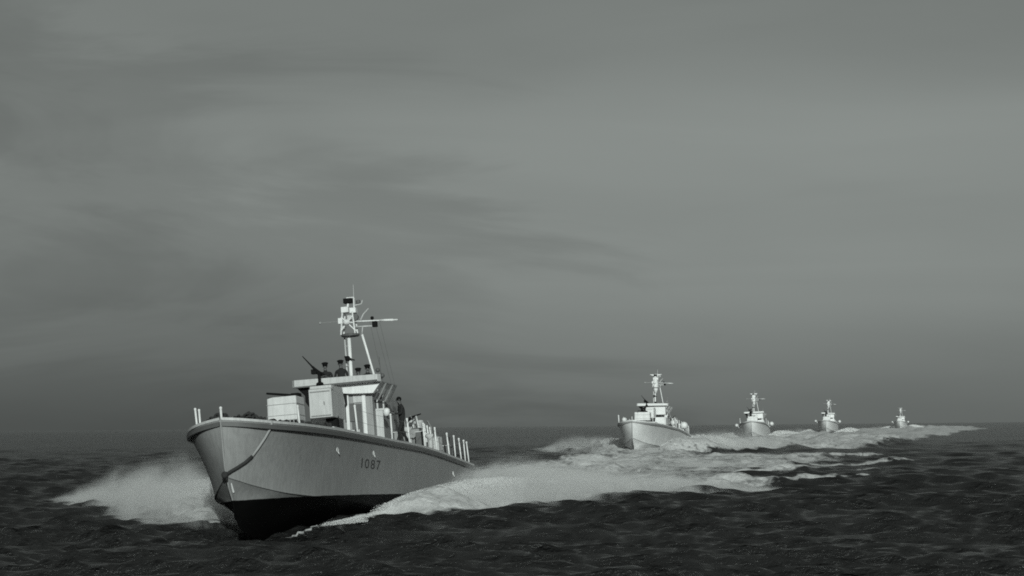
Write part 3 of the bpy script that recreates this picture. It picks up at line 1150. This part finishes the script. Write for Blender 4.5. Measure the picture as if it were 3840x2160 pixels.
# hull number, laid on the curved plating
def number_part(ch, t0, t1, z0, z1):
    cu = bpy.data.curves.new('digit', 'FONT')
    cu.body = 'l' if ch == '1' else ch      # a plain upright stroke for the figure one
    cu.resolution_u = 4
    tmp = bpy.data.objects.new('tmp', cu)
    col.objects.link(tmp)
    dg = bpy.context.evaluated_depsgraph_get()
    me = bpy.data.meshes.new_from_object(tmp.evaluated_get(dg))
    bpy.data.objects.remove(tmp)
    bpy.data.curves.remove(cu)
    xs = [v.co.x for v in me.vertices]
    ys = [v.co.y for v in me.vertices]
    x0, x1, y0, y1 = min(xs), max(xs), min(ys), max(ys)
    for v in me.vertices:
        u = (v.co.x - x0) / (x1 - x0)
        w = (v.co.y - y0) / (y1 - y0)
        t = t0 + (t1 - t0) * u
        z = z0 + (z1 - z0) * w + (u - .5) * .02
        p = side_point(t, z)
        v.co = p + Vector((0, .012, 0))
    me.materials.clear()
    me.materials.append(M_['number'])
    me.name = 'hull_digit'
    o = bpy.data.objects.new('hull_digit', me)
    col.objects.link(o)
    o.parent = boat
    o['label'] = 'painted figure ' + ch + ' of the hull number'


for ch, a_, b_ in (('1', 10.25, 10.40), ('0', 10.75, 11.35), ('8', 11.6, 12.2), ('7', 12.45, 13.05)):
    number_part(ch, a_, b_, 1.68, 2.06)


# ---------------------------------------------------------------- the boats astern: copies with their own poses
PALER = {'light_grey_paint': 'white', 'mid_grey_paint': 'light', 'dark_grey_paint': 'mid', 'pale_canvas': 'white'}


def copy_tree(o, parent=None, skip=()):
    c = o.copy()
    col.objects.link(c)
    if c.type == 'MESH' and c.data.materials and c.data.materials[0].name in PALER:    # paler colours stand in for haze over the boats astern
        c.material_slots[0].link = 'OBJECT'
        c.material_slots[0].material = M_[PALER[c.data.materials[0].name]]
    if parent:
        c.parent = parent
    for ch in list(o.children):
        if ch.name.split('.')[0] in skip:
            continue
        copy_tree(ch, c, skip)
    return c


FAR_SKIP = ('hull_digit', 'guard_wire', 'coiled_line', 'halyard', 'scupper')
far_hull_mesh = None
labels = ['second patrol boat, in the wake astern of the one numbered 1087',
          'third patrol boat in the line, with foam humps on both sides',
          'fourth patrol boat in the line, small and pale between foam',
          'farthest patrol boat, a pale speck ahead of the last foam streaks']
boats = [boat]
for i in range(1, 5):
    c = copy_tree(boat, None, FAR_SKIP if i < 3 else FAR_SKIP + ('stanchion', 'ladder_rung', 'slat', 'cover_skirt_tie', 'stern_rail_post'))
    set_pose(c, POSES[i])
    tag(c, labels[i - 1], 'patrol boat', 'patrol boats in line astern')
    boats.append(c)
    for ch in c.children:
        if ch.name.startswith('gun_cover'):
            ch.scale = (1.0, 1.55, 1.05)
            ch.location = (0, 0, -.25)
        if ch.name.startswith('hull'):
            if far_hull_mesh is None:
                far_hull_mesh = ch.data.copy()
                far_hull_mesh.materials.clear()
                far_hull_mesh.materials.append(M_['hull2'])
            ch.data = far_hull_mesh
    s = MB()
    s.prism([(-20.1, -.8, 10.02), (-20.1, .8, 10.02), (-20.1, .45, 9.84), (-20.1, -.45, 9.84)], (-.25, 0, 0))
    s.build('wide_aerial', 'white', c)
    s = MB()
    s.lathe((-20.1, -.06, 7.6), (0, 0, 1), [(0, .12), (.5, .30), (1.2, .34), (1.9, .26), (2.2, .12)], 12)
    s.build('mast_housing', 'white', c, smooth=True)
    s = MB()
    s.box(-16.9, -15.8, .1, 1.75, 4.65, 5.62, .03)
    s.build('flank_locker', 'white', c, bevel=.05)
    s = MB()
    s.box(-16.8, -15.2, -1.5, 1.9, 3.0, 4.3, .05)
    s.build('fore_casing', 'white', c, bevel=.05)
    # covered side mountings that stand out white on these boats
    for (t, b, r, L) in ((6.3, -1.9, .30, 1.2), (27, 2.6, .48, 1.5), (24, -3.0, .45, 1.5), (19.5, 2.2, .34, 1.2), (30, 1.6, .5, 1.4)) if i == 1 else ((21, 3.2, .45, 2.2), (21, -3.8, .40, 2.4)):
        s = MB()
        bb, zz = sheer_at(t)
        z = 3.75 if abs(b) > 2 else 3.6
        s.lathe((-t - L / 2, b, z), (1, 0, 0), [(0, .2 * r), (.12 * L, .8 * r), (.35 * L, r), (.7 * L, r), (.92 * L, .75 * r), (L, .3 * r)], 14)
        s.tube([(-t, b * .95, z - .2), (-t, math.copysign(bb - .2, b), zz)], .12, 8)
        s.build('covered_mounting', 'white', c, smooth=True)


# ---------------------------------------------------------------- people
def person(name, joints, edges, radii, parent=None, head_z=None):
    """one continuous body grown over a skeleton; joints are world-space metres relative to the feet"""
    me = bpy.data.meshes.new(name)
    me.from_pydata([Vector(j) for j in joints], edges, [])
    o = bpy.data.objects.new(name, me)
    col.objects.link(o)
    sk = o.modifiers.new('skin', 'SKIN')
    for i, r in enumerate(radii):
        r = r if isinstance(r, tuple) else (r, r)
        me.skin_vertices[0].data[i].radius = r
        me.skin_vertices[0].data[i].use_root = (i == 0)
    sk.use_smooth_shade = True
    sb = o.modifiers.new('sub', 'SUBSURF')
    sb.levels = sb.render_levels = 1
    dg = bpy.context.evaluated_depsgraph_get()
    m2 = bpy.data.meshes.new_from_object(o.evaluated_get(dg))
    o.modifiers.clear()
    o.data = m2
    m2.name = name
    m2.materials.clear()
    m2.materials.append(M_['cloth'])
    m2.materials.append(M_['skin'])
    m2.shade_smooth()
    return o


# index: pelvis, waist, chest, neck, chin, crown | r hip.. etc.
def man(name, scale=1.0, arms=None, legs=None, head=(0, 0), lean=(0, 0)):
    """x = forward of the man, y = his left, z up"""
    lx, ly = lean
    J = [(0, 0, .95), (lx * .3, ly * .3, 1.10), (lx * .7, ly * .7, 1.33), (lx, ly, 1.50), (lx + .01 + head[0] * .4, ly + head[1] * .4, 1.58), (lx + .02 + head[0], ly + head[1], 1.68), (lx + head[0] * 1.3, ly + head[1] * 1.3, 1.77), (lx + .085 + head[0], ly + head[1], 1.645)]
    Rr = [(.155, .12), (.14, .11), (.17, .13), .065, .065, (.085, .10), (.06, .07), .028]
    E = [(0, 1), (1, 2), (2, 3), (3, 4), (4, 5), (5, 6), (5, 7)]
    legs = legs or [((.02, .10, .90), (.04, .11, .50), (-.02, .12, .08), (.16, .13, .03)), ((.0, -.10, .90), (.03, -.11, .50), (-.02, -.12, .08), (.16, -.13, .03))]
    for L in legs:
        o = len(J)
        J += list(L)
        Rr += [.095, .068, .045, .035]
        E += [(0, o), (o, o + 1), (o + 1, o + 2), (o + 2, o + 3)]
    arms = arms or [((0, .20, 1.42), (.02, .27, 1.15), (.14, .22, .95), (.20, .20, .88)), ((0, -.20, 1.42), (.02, -.27, 1.15), (.14, -.22, .95), (.20, -.20, .88))]
    for A in arms:
        o = len(J)
        sh, el, wr, hd = [Vector(q) for q in A]
        sh = sh + Vector((lx * .8, ly * .8, 0))
        J += [tuple(sh), tuple(el), tuple(wr), tuple(hd)]
        Rr += [.062, .047, .032, (.026, .04)]
        E += [(2, o), (o, o + 1), (o + 1, o + 2), (o + 2, o + 3)]
        d = (hd - wr).normalized()
        sdv = d.cross(Vector((0, 0, 1)))
        sdv = sdv.normalized() if sdv.length > .05 else Vector((0, 1, 0))
        dn = d.cross(sdv)
        for k in range(4):                     # fingers
            i = len(J)
            a = hd + sdv * (.027 * (k - 1.5)) + d * .03
            b = a + d * (.035 + .008 * (1.5 - abs(k - 1.5))) - dn * .008
            c = b + d * .018 - dn * .026
            J += [tuple(a), tuple(b), tuple(c)]
            Rr += [.011, .010, .008]
            E += [(o + 3, i), (i, i + 1), (i + 1, i + 2)]
        i = len(J)
        a = wr.lerp(hd, .6) + sdv * .035
        J += [tuple(a), tuple(a + d * .04 + sdv * .012 - dn * .02)]
        Rr += [.012, .010]
        E += [(o + 3, i), (i, i + 1)]
    J = [tuple(Vector(q) * scale) for q in J]
    Rr = [tuple(np.array(r) * scale) if isinstance(r, tuple) else r * scale for r in Rr]
    body = person(name, J, E, Rr)
    hz = 1.545 * scale
    hands = [Vector(A[3]) * scale for A in arms]
    for p in body.data.polygons:
        c = p.center
        if c.z > hz or any((c - h).length < .10 * scale for h in hands):
            p.material_index = 1
    # face: eyes, ears, mouth as small children shapes
    hx, hy, hzc = (lx + .02 + head[0]) * scale, (ly + head[1]) * scale, 1.68 * scale
    s = MB()
    for sy in (-1, 1):
        s.ball((hx + .085 * scale, hy + sy * .033 * scale, hzc + .0), .014 * scale, 8, 6)
    s.tube([(hx + .086 * scale, hy - .025 * scale, hzc - .075 * scale), (hx + .09 * scale, hy + .025 * scale, hzc - .075 * scale)], .007 * scale, 5)
    s.build('face_features', 'black', body)
    s = MB()
    for sy in (-1, 1):
        s.ball((hx - .005, hy + sy * .088 * scale, hzc - .01), .025 * scale, 8, 6, 1.3)
    s.build('ear', 'skin', body)
    s = MB()
    s.ball((hx - .02 * scale, hy, hzc + .035 * scale), .098 * scale, 12, 8, .95)
    s.build('hair', 'black', body, smooth=True)
    return body, (hx, hy, hzc)


def cap(body, c, scale, peaked=True):
    s = MB()
    x, y, z = c
    z += .012
    s.lathe((x, y, z + .045 * scale), (0, 0, 1), [(0, .10 * scale), (.03 * scale, .108 * scale), (.05 * scale, .132 * scale), (.08 * scale, .130 * scale), (.105 * scale, .07 * scale)], 16)
    if peaked:
        s.prism([(x + .09 * scale, y - .07 * scale, z + .05 * scale), (x + .16 * scale, y - .04 * scale, z + .02 * scale), (x + .16 * scale, y + .04 * scale, z + .02 * scale), (x + .09 * scale, y + .07 * scale, z + .05 * scale)], (0, 0, .012))
    s.build('cap', 'black', body, smooth=False)


def put_on(ps, o, t, b, z, face_deg):
    """stand a thing on the boat's deck: position in boat coordinates, upright in the world"""
    p = ps.p0 + ps.rot @ Vector((-t, b, z))
    o.location = p
    o.rotation_euler = (Matrix(ps.rot).to_4x4() @ Matrix.Rotation(R_(face_deg), 4, 'Z')).to_euler()


PS = POSES[0]
SC = 1.14
# gunner, leaning on his gun in front of the coaming
b_, hc = man('person', SC, arms=[((0, .2, 1.42), (.16, .26, 1.22), (.36, .10, 1.22), (.42, .05, 1.24)), ((0, -.2, 1.42), (.14, -.28, 1.22), (.34, -.18, 1.22), (.40, -.12, 1.24))], lean=(.06, 0))
cap(b_, hc, SC)
put_on(PS, b_, 17.45, -.62, 4.78, 12)
tag(b_, 'gunner in dark peaked cap and coat behind the raised machine gun', 'person', 'crew on the open bridge of the nearest boat')
b_, hc = man('person', SC, lean=(.02, 0))
cap(b_, hc, SC)
put_on(PS, b_, 17.75, .02, 4.86, -5)
tag(b_, 'man in dark peaked cap standing between gunner and mast on the bridge', 'person', 'crew on the open bridge of the nearest boat')
b_, hc = man('person', SC)
cap(b_, hc, SC, False)
put_on(PS, b_, 18.3, .66, 4.50, -15)
tag(b_, 'man just right of the mast foot, only his cap above the coaming', 'person', 'crew on the open bridge of the nearest boat')
b_, hc = man('person', SC)
cap(b_, hc, SC)
put_on(PS, b_, 18.2, 1.10, 4.60, 20)
tag(b_, 'man beside the raking mast leg, head and cap above the coaming', 'person', 'crew on the open bridge of the nearest boat')
# sailor on the side deck
b_, hc = man('person', SC, lean=(.05, .02), head=(.05, .04),
             legs=[((.02, .10, .90), (.20, .13, .52), (.16, .12, .09), (.30, .12, .04)), ((.0, -.10, .90), (-.02, -.11, .50), (-.22, -.12, .12), (-.09, -.13, .04))],
             arms=[((0, .2, 1.42), (.10, .26, 1.16), (.34, .20, 1.18), (.42, .16, 1.22)), ((0, -.2, 1.42), (-.10, -.28, 1.18), (.02, -.26, .95), (.06, -.24, .88))])
b_.scale = (1.06, 1.06, 1.06)
put_on(PS, b_, 18.95, 2.36, 3.02, -62)
tag(b_, 'sailor in dark clothes walking on the side deck beside the wheelhouse', 'person')
s = MB()
s.lathe((-18.45, 1.78, 4.55), (.35, .2, 1), [(-.20, .05), (-.14, .13), (0, .155), (.12, .13), (.17, .05)], 14)
o = s.build('kit_bundle', 'white', None, smooth=True)
set_pose(o, PS)
tag(o, 'round white bundle held in front of the sailor on the side deck', 'bundle')

# crew of the second boat
for (t, b, z, fd, lab) in ((17.2, -1.0, 4.3, 10, 'dark-clad gunner at the front of the second boat bridge'), (18.0, .2, 4.2, 0, 'man under the mast of the second boat')):
    b_, hc = man('person', SC * 1.05)
    cap(b_, hc, SC * 1.05)
    put_on(POSES[1], b_, t, b, z, fd)
    tag(b_, lab, 'person', 'crew on the bridge of the second boat')
for (k, t, b, z, lab) in ((2, 17.0, -.6, 4.3, 'dark figure on the bridge of the third boat'), (3, 17.0, -.5, 4.3, 'dark figure on the bridge of the fourth boat')):
    b_, hc = man('person', SC * 1.15)
    cap(b_, hc, SC * 1.15)
    put_on(POSES[k], b_, t, b, z, 0)
    tag(b_, lab, 'person')

# ---------------------------------------------------------------- mooring rope, anchor cable
def boat_thing(mb, name, mat, label, cat, **kw):
    o = mb.build(name, mat, None, **kw)
    set_pose(o, PS)
    return tag(o, label, cat)


s = MB()
e = sheer_at(1.15)
rp = [Vector((-1.15, e[0] + .04, e[1] + .05))]
for t, z in ((1.22, 2.85), (1.2, 2.5), (1.12, 2.15), (1.02, 1.86)):
    p = side_point(t, z)
    rp.append(p + Vector((.05, .05, 0)))
s.tube(rp, .045, 8)
rope = boat_thing(s, 'hanging_rope', 'rope', 'rope hanging down the bow from the port deck edge to the stem', 'rope', smooth=True)
s = MB()
rp2 = [rp[-1]]
for t, z in ((.86, 1.66), (.62, 1.48), (.42, 1.36), (.24, 1.27)):
    p = side_point(t, z)
    rp2.append(p + Vector((.06, .05, 0)))
rp2.append(Vector((.0, 0, 1.28)))
s.tube(rp2, .06, 8)
s.ball((-.12, .0, 1.22), .13, 10, 6)
s.tube([(-.12, .06, 1.25), (-.22, .03, 1.02)], .05, 6)
lo = s.build('tarred_end', 'tar', rope, smooth=True)

s = MB()
random.seed(3)
for k in range(66):
    t = .7 + k * .105
    bb = float(np.interp(t, [.7, 2.0, 3.5, 5, 6.5, 8], [-.45, .1, .55, 1.15, 1.6, 1.9])) + .15 * math.sin(k * .9)
    zz = 3.10 + .07 * math.sin(k * 1.3) + .24 * math.exp(-((t - 2.6) / .9) ** 2) + .20 * math.exp(-((t - 1.0) / .5) ** 2)
    for _q in range(2):
        s.torus((-t, bb + random.uniform(-.1, .1), zz + random.uniform(.0, .12)), (random.uniform(-1, 1), random.uniform(-1, 1), random.uniform(.2, 1)), .11, .045, 10, 5)
boat_thing(s, 'anchor_cable', 'tar', 'dark heaped anchor cable lying along the foredeck', 'anchor cable')
s = MB()
s.tube([(-1.2, -.35, 3.17), (-2.6, -.15, 3.24)], .06, 8)
for sy in (-1, 1):
    s.prism([(-1.2, -.35, 3.14), (-.9, -.35 + sy * .5, 3.26), (-1.35, -.30 + sy * .55, 3.34)], (-.06, 0, .06))
s.tube([(-2.5, -.6, 3.26), (-2.5, .35, 3.30)], .04, 8)
boat_thing(s, 'anchor', 'black', 'black anchor stowed flat on the foredeck behind the stem', 'anchor', smooth=False)


# ---------------------------------------------------------------- spray: fine drops, as real points
def drop_material():
    m = bpy.data.materials.new('spray_water')
    m.use_nodes = True
    t = m.node_tree
    t.nodes.clear()
    out = N(t, 'ShaderNodeOutputMaterial')
    a = N(t, 'ShaderNodeBsdfDiffuse')
    a.inputs['Color'].default_value = (.80, .80, .80, 1)
    b = N(t, 'ShaderNodeBsdfTranslucent')
    b.inputs['Color'].default_value = (.80, .80, .80, 1)
    mx = N(t, 'ShaderNodeMixShader')
    mx.inputs[0].default_value = .35
    t.links.new(a.outputs[0], mx.inputs[1])
    t.links.new(b.outputs[0], mx.inputs[2])
    t.links.new(mx.outputs[0], out.inputs['Surface'])
    return m


M_['spray'] = drop_material()


def points_object(name, co, rad, label):
    me = bpy.data.meshes.new(name)
    me.vertices.add(len(co))
    me.vertices.foreach_set('co', co.astype(np.float32).ravel())
    at = me.attributes.new('drop_radius', 'FLOAT', 'POINT')
    at.data.foreach_set('value', rad.astype(np.float32))
    me.update()
    me.materials.append(M_['spray'])
    o = bpy.data.objects.new(name, me)
    col.objects.link(o)
    ng = bpy.data.node_groups.new('drops', 'GeometryNodeTree')
    ng.interface.new_socket('Geometry', in_out='INPUT', socket_type='NodeSocketGeometry')
    ng.interface.new_socket('Geometry', in_out='OUTPUT', socket_type='NodeSocketGeometry')
    gi = ng.nodes.new('NodeGroupInput')
    go = ng.nodes.new('NodeGroupOutput')
    mp = ng.nodes.new('GeometryNodeMeshToPoints')
    na = ng.nodes.new('GeometryNodeInputNamedAttribute')
    na.data_type = 'FLOAT'
    na.inputs[0].default_value = 'drop_radius'
    sm = ng.nodes.new('GeometryNodeSetMaterial')
    sm.inputs['Material'].default_value = M_['spray']
    ng.links.new(gi.outputs[0], mp.inputs['Mesh'])
    ng.links.new(na.outputs[0], mp.inputs['Radius'])
    ng.links.new(mp.outputs[0], sm.inputs[0])
    ng.links.new(sm.outputs[0], go.inputs[0])
    md = o.modifiers.new('drops', 'NODES')
    md.node_group = ng
    return tag(o, label, kind='stuff')


def spray_side(ps, side, n, reach, height, g, t_lo=4.0, t_hi=30.0, dens_pow=1.6, rad=.012, cut=0.30, seed=1):
    """a sheet of spray thrown out from the chine, breaking up into mist"""
    m = int(n * 2.6)
    t = t_lo + (t_hi - t_lo) * g.random(m) ** 0.85
    S = (t - t_lo) / (t_hi - t_lo)
    # the outer edge leaves the hull at a sharp angle
    lim = reach * (1 - np.exp(-S * 2.2)) + .4
    q = g.random(m) ** 0.85
    hb = np.interp(t, CH[:, 0], CH[:, 1])
    b = hb + 0.05 + q * lim
    # falls back over the wake: mist streams aft
    t2 = t + q * 3.0 + g.exponential(0.8, m)
    env = height * np.sqrt(np.clip(np.sin(np.pi * np.clip(0.06 + 0.94 * q, 0, 1)) , 0, 1)) * (0.30 + 0.70 * np.sin(np.pi * np.clip(S * .9 + .1, 0, 1)))
    h = env * g.random(m) ** dens_pow
    X, Y = ps.world(t2, side * b)
    nz = fbm(X / 1.6, Y / 1.6, h / 1.1 + seed, seed=seed, octv=3)
    keep = (nz > cut + .22 * (h / np.maximum(height, .01)) * g.random(m)) & (g.random(m) < np.clip(1.25 - .6 * S, .1, 1))
    X, Y, h = X[keep][:n], Y[keep][:n], h[keep][:n]
    F, W = wake_fields(X, Y)
    co = np.stack([X, Y, W * .8 + h - .05], 1)
    r = rad * (0.5 + g.random(len(co)) ** 2 * 1.3)
    return co, r


def wake_mist(n, g, xr, yr, hgt, rad, seed=5, thr=.55):
    X = xr[0] + (xr[1] - xr[0]) * g.random(n)
    Y = yr[0] + (yr[1] - yr[0]) * g.random(n)
    F, W = wake_fields(X, Y)
    nz = fbm(X / 3.5, Y / 3.5, seed=seed, octv=3)
    k = (F > thr) & (nz > .40)
    X, Y, F, W, nz = X[k], Y[k], F[k], W[k], nz[k]
    h = g.random(len(X)) ** 2.0 * hgt * (nz - .35) * 4 * F
    return np.stack([X, Y, W * .8 + h], 1), rad * (0.5 + g.random(len(X)) * 1.0)


def join(name, lists, label):
    co = np.concatenate([a for a, b in lists])
    r = np.concatenate([b for a, b in lists])
    return points_object(name, co, r, label)


g = np.random.default_rng(77)
join('bow_spray', [
    spray_side(PS, -1, 150000, 12.0, 1.5, g, 7, 32, 2.0, .008, .40, 2),
    spray_side(PS, 1, 150000, 7.5, 1.0, g, 11.0, 36, 1.8, .009, .34, 4),
    spray_side(PS, 1, 120000, 8.0, .8, g, 11.0, 38, 1.5, .008, .42, 8),
    spray_side(PS, 1, 14000, 1.2, .25, g, 5, 12, 1.2, .009, .34, 6),
], 'white spray drops thrown out from both sides of the nearest boat')


# ---------------------------------------------------------------- fine mist: volumes standing over the foam
def mist(ps, name, label, t0, t1, bc, w, H, dens, hprof, seed, nscale=0.9, thr=0.46, far=1.0):
    """bc, w: (b at t0, b at t1) of the middle line and of the half width, in boat coordinates; H: top height"""
    wm = max(w) * 2.0
    lo, hi = min(bc) - wm, max(bc) + wm
    mb = MB()
    # the box follows the middle line of the plume
    mb.prism([(-t0, bc[0] - wm, -.3), (-t0, bc[0] + wm, -.3), (-t1, bc[1] + wm, -.3), (-t1, bc[1] - wm, -.3)], (0, 0, H + .3))
    m = bpy.data.materials.new('mist')
    m.use_nodes = True
    t = m.node_tree
    t.nodes.clear()
    out = N(t, 'ShaderNodeOutputMaterial')
    pv = N(t, 'ShaderNodeVolumePrincipled')
    pv.inputs['Color'].default_value = (.93, .93, .93, 1)
    pv.inputs['Anisotropy'].default_value = 0.1
    c = N(t, 'ShaderNodeTexCoord').outputs['Object']
    sp = N(t, 'ShaderNodeSeparateXYZ')
    t.links.new(c, sp.inputs[0])
    x, y, z = sp.outputs
    s_ = math_n(t, 'MULTIPLY_ADD', x, -1 / (t1 - t0), -t0 / (t1 - t0), clamp=True)
    mid = math_n(t, 'MULTIPLY_ADD', s_, bc[1] - bc[0], bc[0])
    wid = math_n(t, 'MULTIPLY_ADD', s_, w[1] - w[0], w[0])
    u = math_n(t, 'DIVIDE', math_n(t, 'SUBTRACT', y, mid), wid)
    u2 = math_n(t, 'MULTIPLY', u, u)
    prof = ramp_n(t, s_, hprof)
    hump = math_n(t, 'MULTIPLY_ADD', u2, -0.27, 1.0, clamp=True)
    n1 = noise_n(t, map_n(t, c, loc=(seed * 3.3, seed * 1.7, 0), scale=(.8 * nscale, 1.1 * nscale, .9 * nscale)), 1.0, 6, 0.62, 0.9)
    n2 = noise_n(t, map_n(t, c, loc=(seed, 5, 2), scale=(.25 * nscale, .3 * nscale, .3 * nscale)), 1.0, 2, 0.5)
    top = math_n(t, 'MULTIPLY', math_n(t, 'MULTIPLY', prof, hump), math_n(t, 'MULTIPLY_ADD', n2, 1.2 * H, .25 * H))
    # 1 at the water, 0 at the top of the plume
    v = math_n(t, 'SUBTRACT', 1.0, math_n(t, 'DIVIDE', z, math_n(t, 'MAXIMUM', top, 0.02)), clamp=True)
    v = math_n(t, 'POWER', v, 2.0)
    v = math_n(t, 'MULTIPLY', v, math_n(t, 'MULTIPLY_ADD', top, 4.0, -0.3, clamp=True))
    v = math_n(t, 'MULTIPLY', v, math_n(t, 'MULTIPLY_ADD', u2, -0.5, 2.0, clamp=True))
    cl = math_n(t, 'MULTIPLY', math_n(t, 'SUBTRACT', n1, thr - .06), 5.5, clamp=True)
    d = math_n(t, 'MULTIPLY', math_n(t, 'MULTIPLY', v, cl), dens)
    t.links.new(d, pv.inputs['Density'])
    t.links.new(pv.outputs[0], out.inputs['Volume'])
    M_['mist'] = m
    o = mb.build(name, 'mist')
    o.location = (ps.p0.x, ps.p0.y, 0)
    # object -x runs aft, y to port
    o.rotation_euler = (0, 0, -math.pi / 2 - ps.th)
    return tag(o, label, kind='stuff')


NB = 'mist blown off the '
mist(PS, 'spray_mist', NB + 'starboard bow wave of the nearest boat', 6.5, 36, (-3.2, -16.5), (1.2, 3.4), 3.8, 1.7, [(0, .12), (.2, .62), (.45, .85), (.7, .55), (1, 0)], 1)
mist(PS, 'spray_mist', NB + 'starboard side of the nearest boat', 9, 40, (-3.2, -9), (.8, 3.4), 3.2, 1.6, [(0, .0), (.25, .8), (.6, .8), (1, 0)], 9)
mist(PS, 'spray_mist', NB + 'port bow wave of the nearest boat', 10, 42, (3.3, 14.5), (.6, 3.4), 2.2, 3.0, [(0, .0), (.12, .5), (.4, 1), (.8, .75), (1, .2)], 2)
mist(PS, 'spray_mist', NB + 'port quarter of the nearest boat', 14, 56, (3.2, 6.0), (.8, 3.6), 3.0, 2.2, [(0, .0), (.18, .5), (.4, .85), (.6, .8), (1, .1)], 3)
mist(PS, 'wake_mist', NB + 'wake behind the nearest boat', 36, 170, (2.0, 4.0), (5.0, 12.0), 2.0, .24, [(0, .3), (.08, .9), (.4, .6), (1, .35)], 4, .6)
for i, (hh, dd) in enumerate(((3.8, 1.5), (3.4, 1.2), (3.2, 1.0), (3.0, .9))):
    ps = POSES[i + 1]
    nm = ('second', 'third', 'fourth', 'farthest')[i] + ' boat'
    mist(ps, 'spray_mist', NB + 'starboard side of the ' + nm, 1.5, 42, (-1.8, -17), (1.4, 4.5), hh, dd, [(0, .1), (.25, .9), (.5, .9), (1, 0)], 5 + i, .7)
    mist(ps, 'spray_mist', NB + 'port side of the ' + nm, 1.5, 46, (1.5, 13), (1.4, 5.5), hh, dd, [(0, .25), (.3, .7), (.6, .95), (1, 0)], 15 + i, .7)
    join('bow_spray', [spray_side(ps, -1, 30000 // (i + 1), 9.0, hh * .5, g, 4, 30, 2.0, .02 * (i + 1), .40, 11 + i),
                       spray_side(ps, 1, 30000 // (i + 1), 9.0, hh * .5, g, 5, 34, 1.8, .02 * (i + 1), .38, 21 + i)], 'white spray drops around the ' + nm)
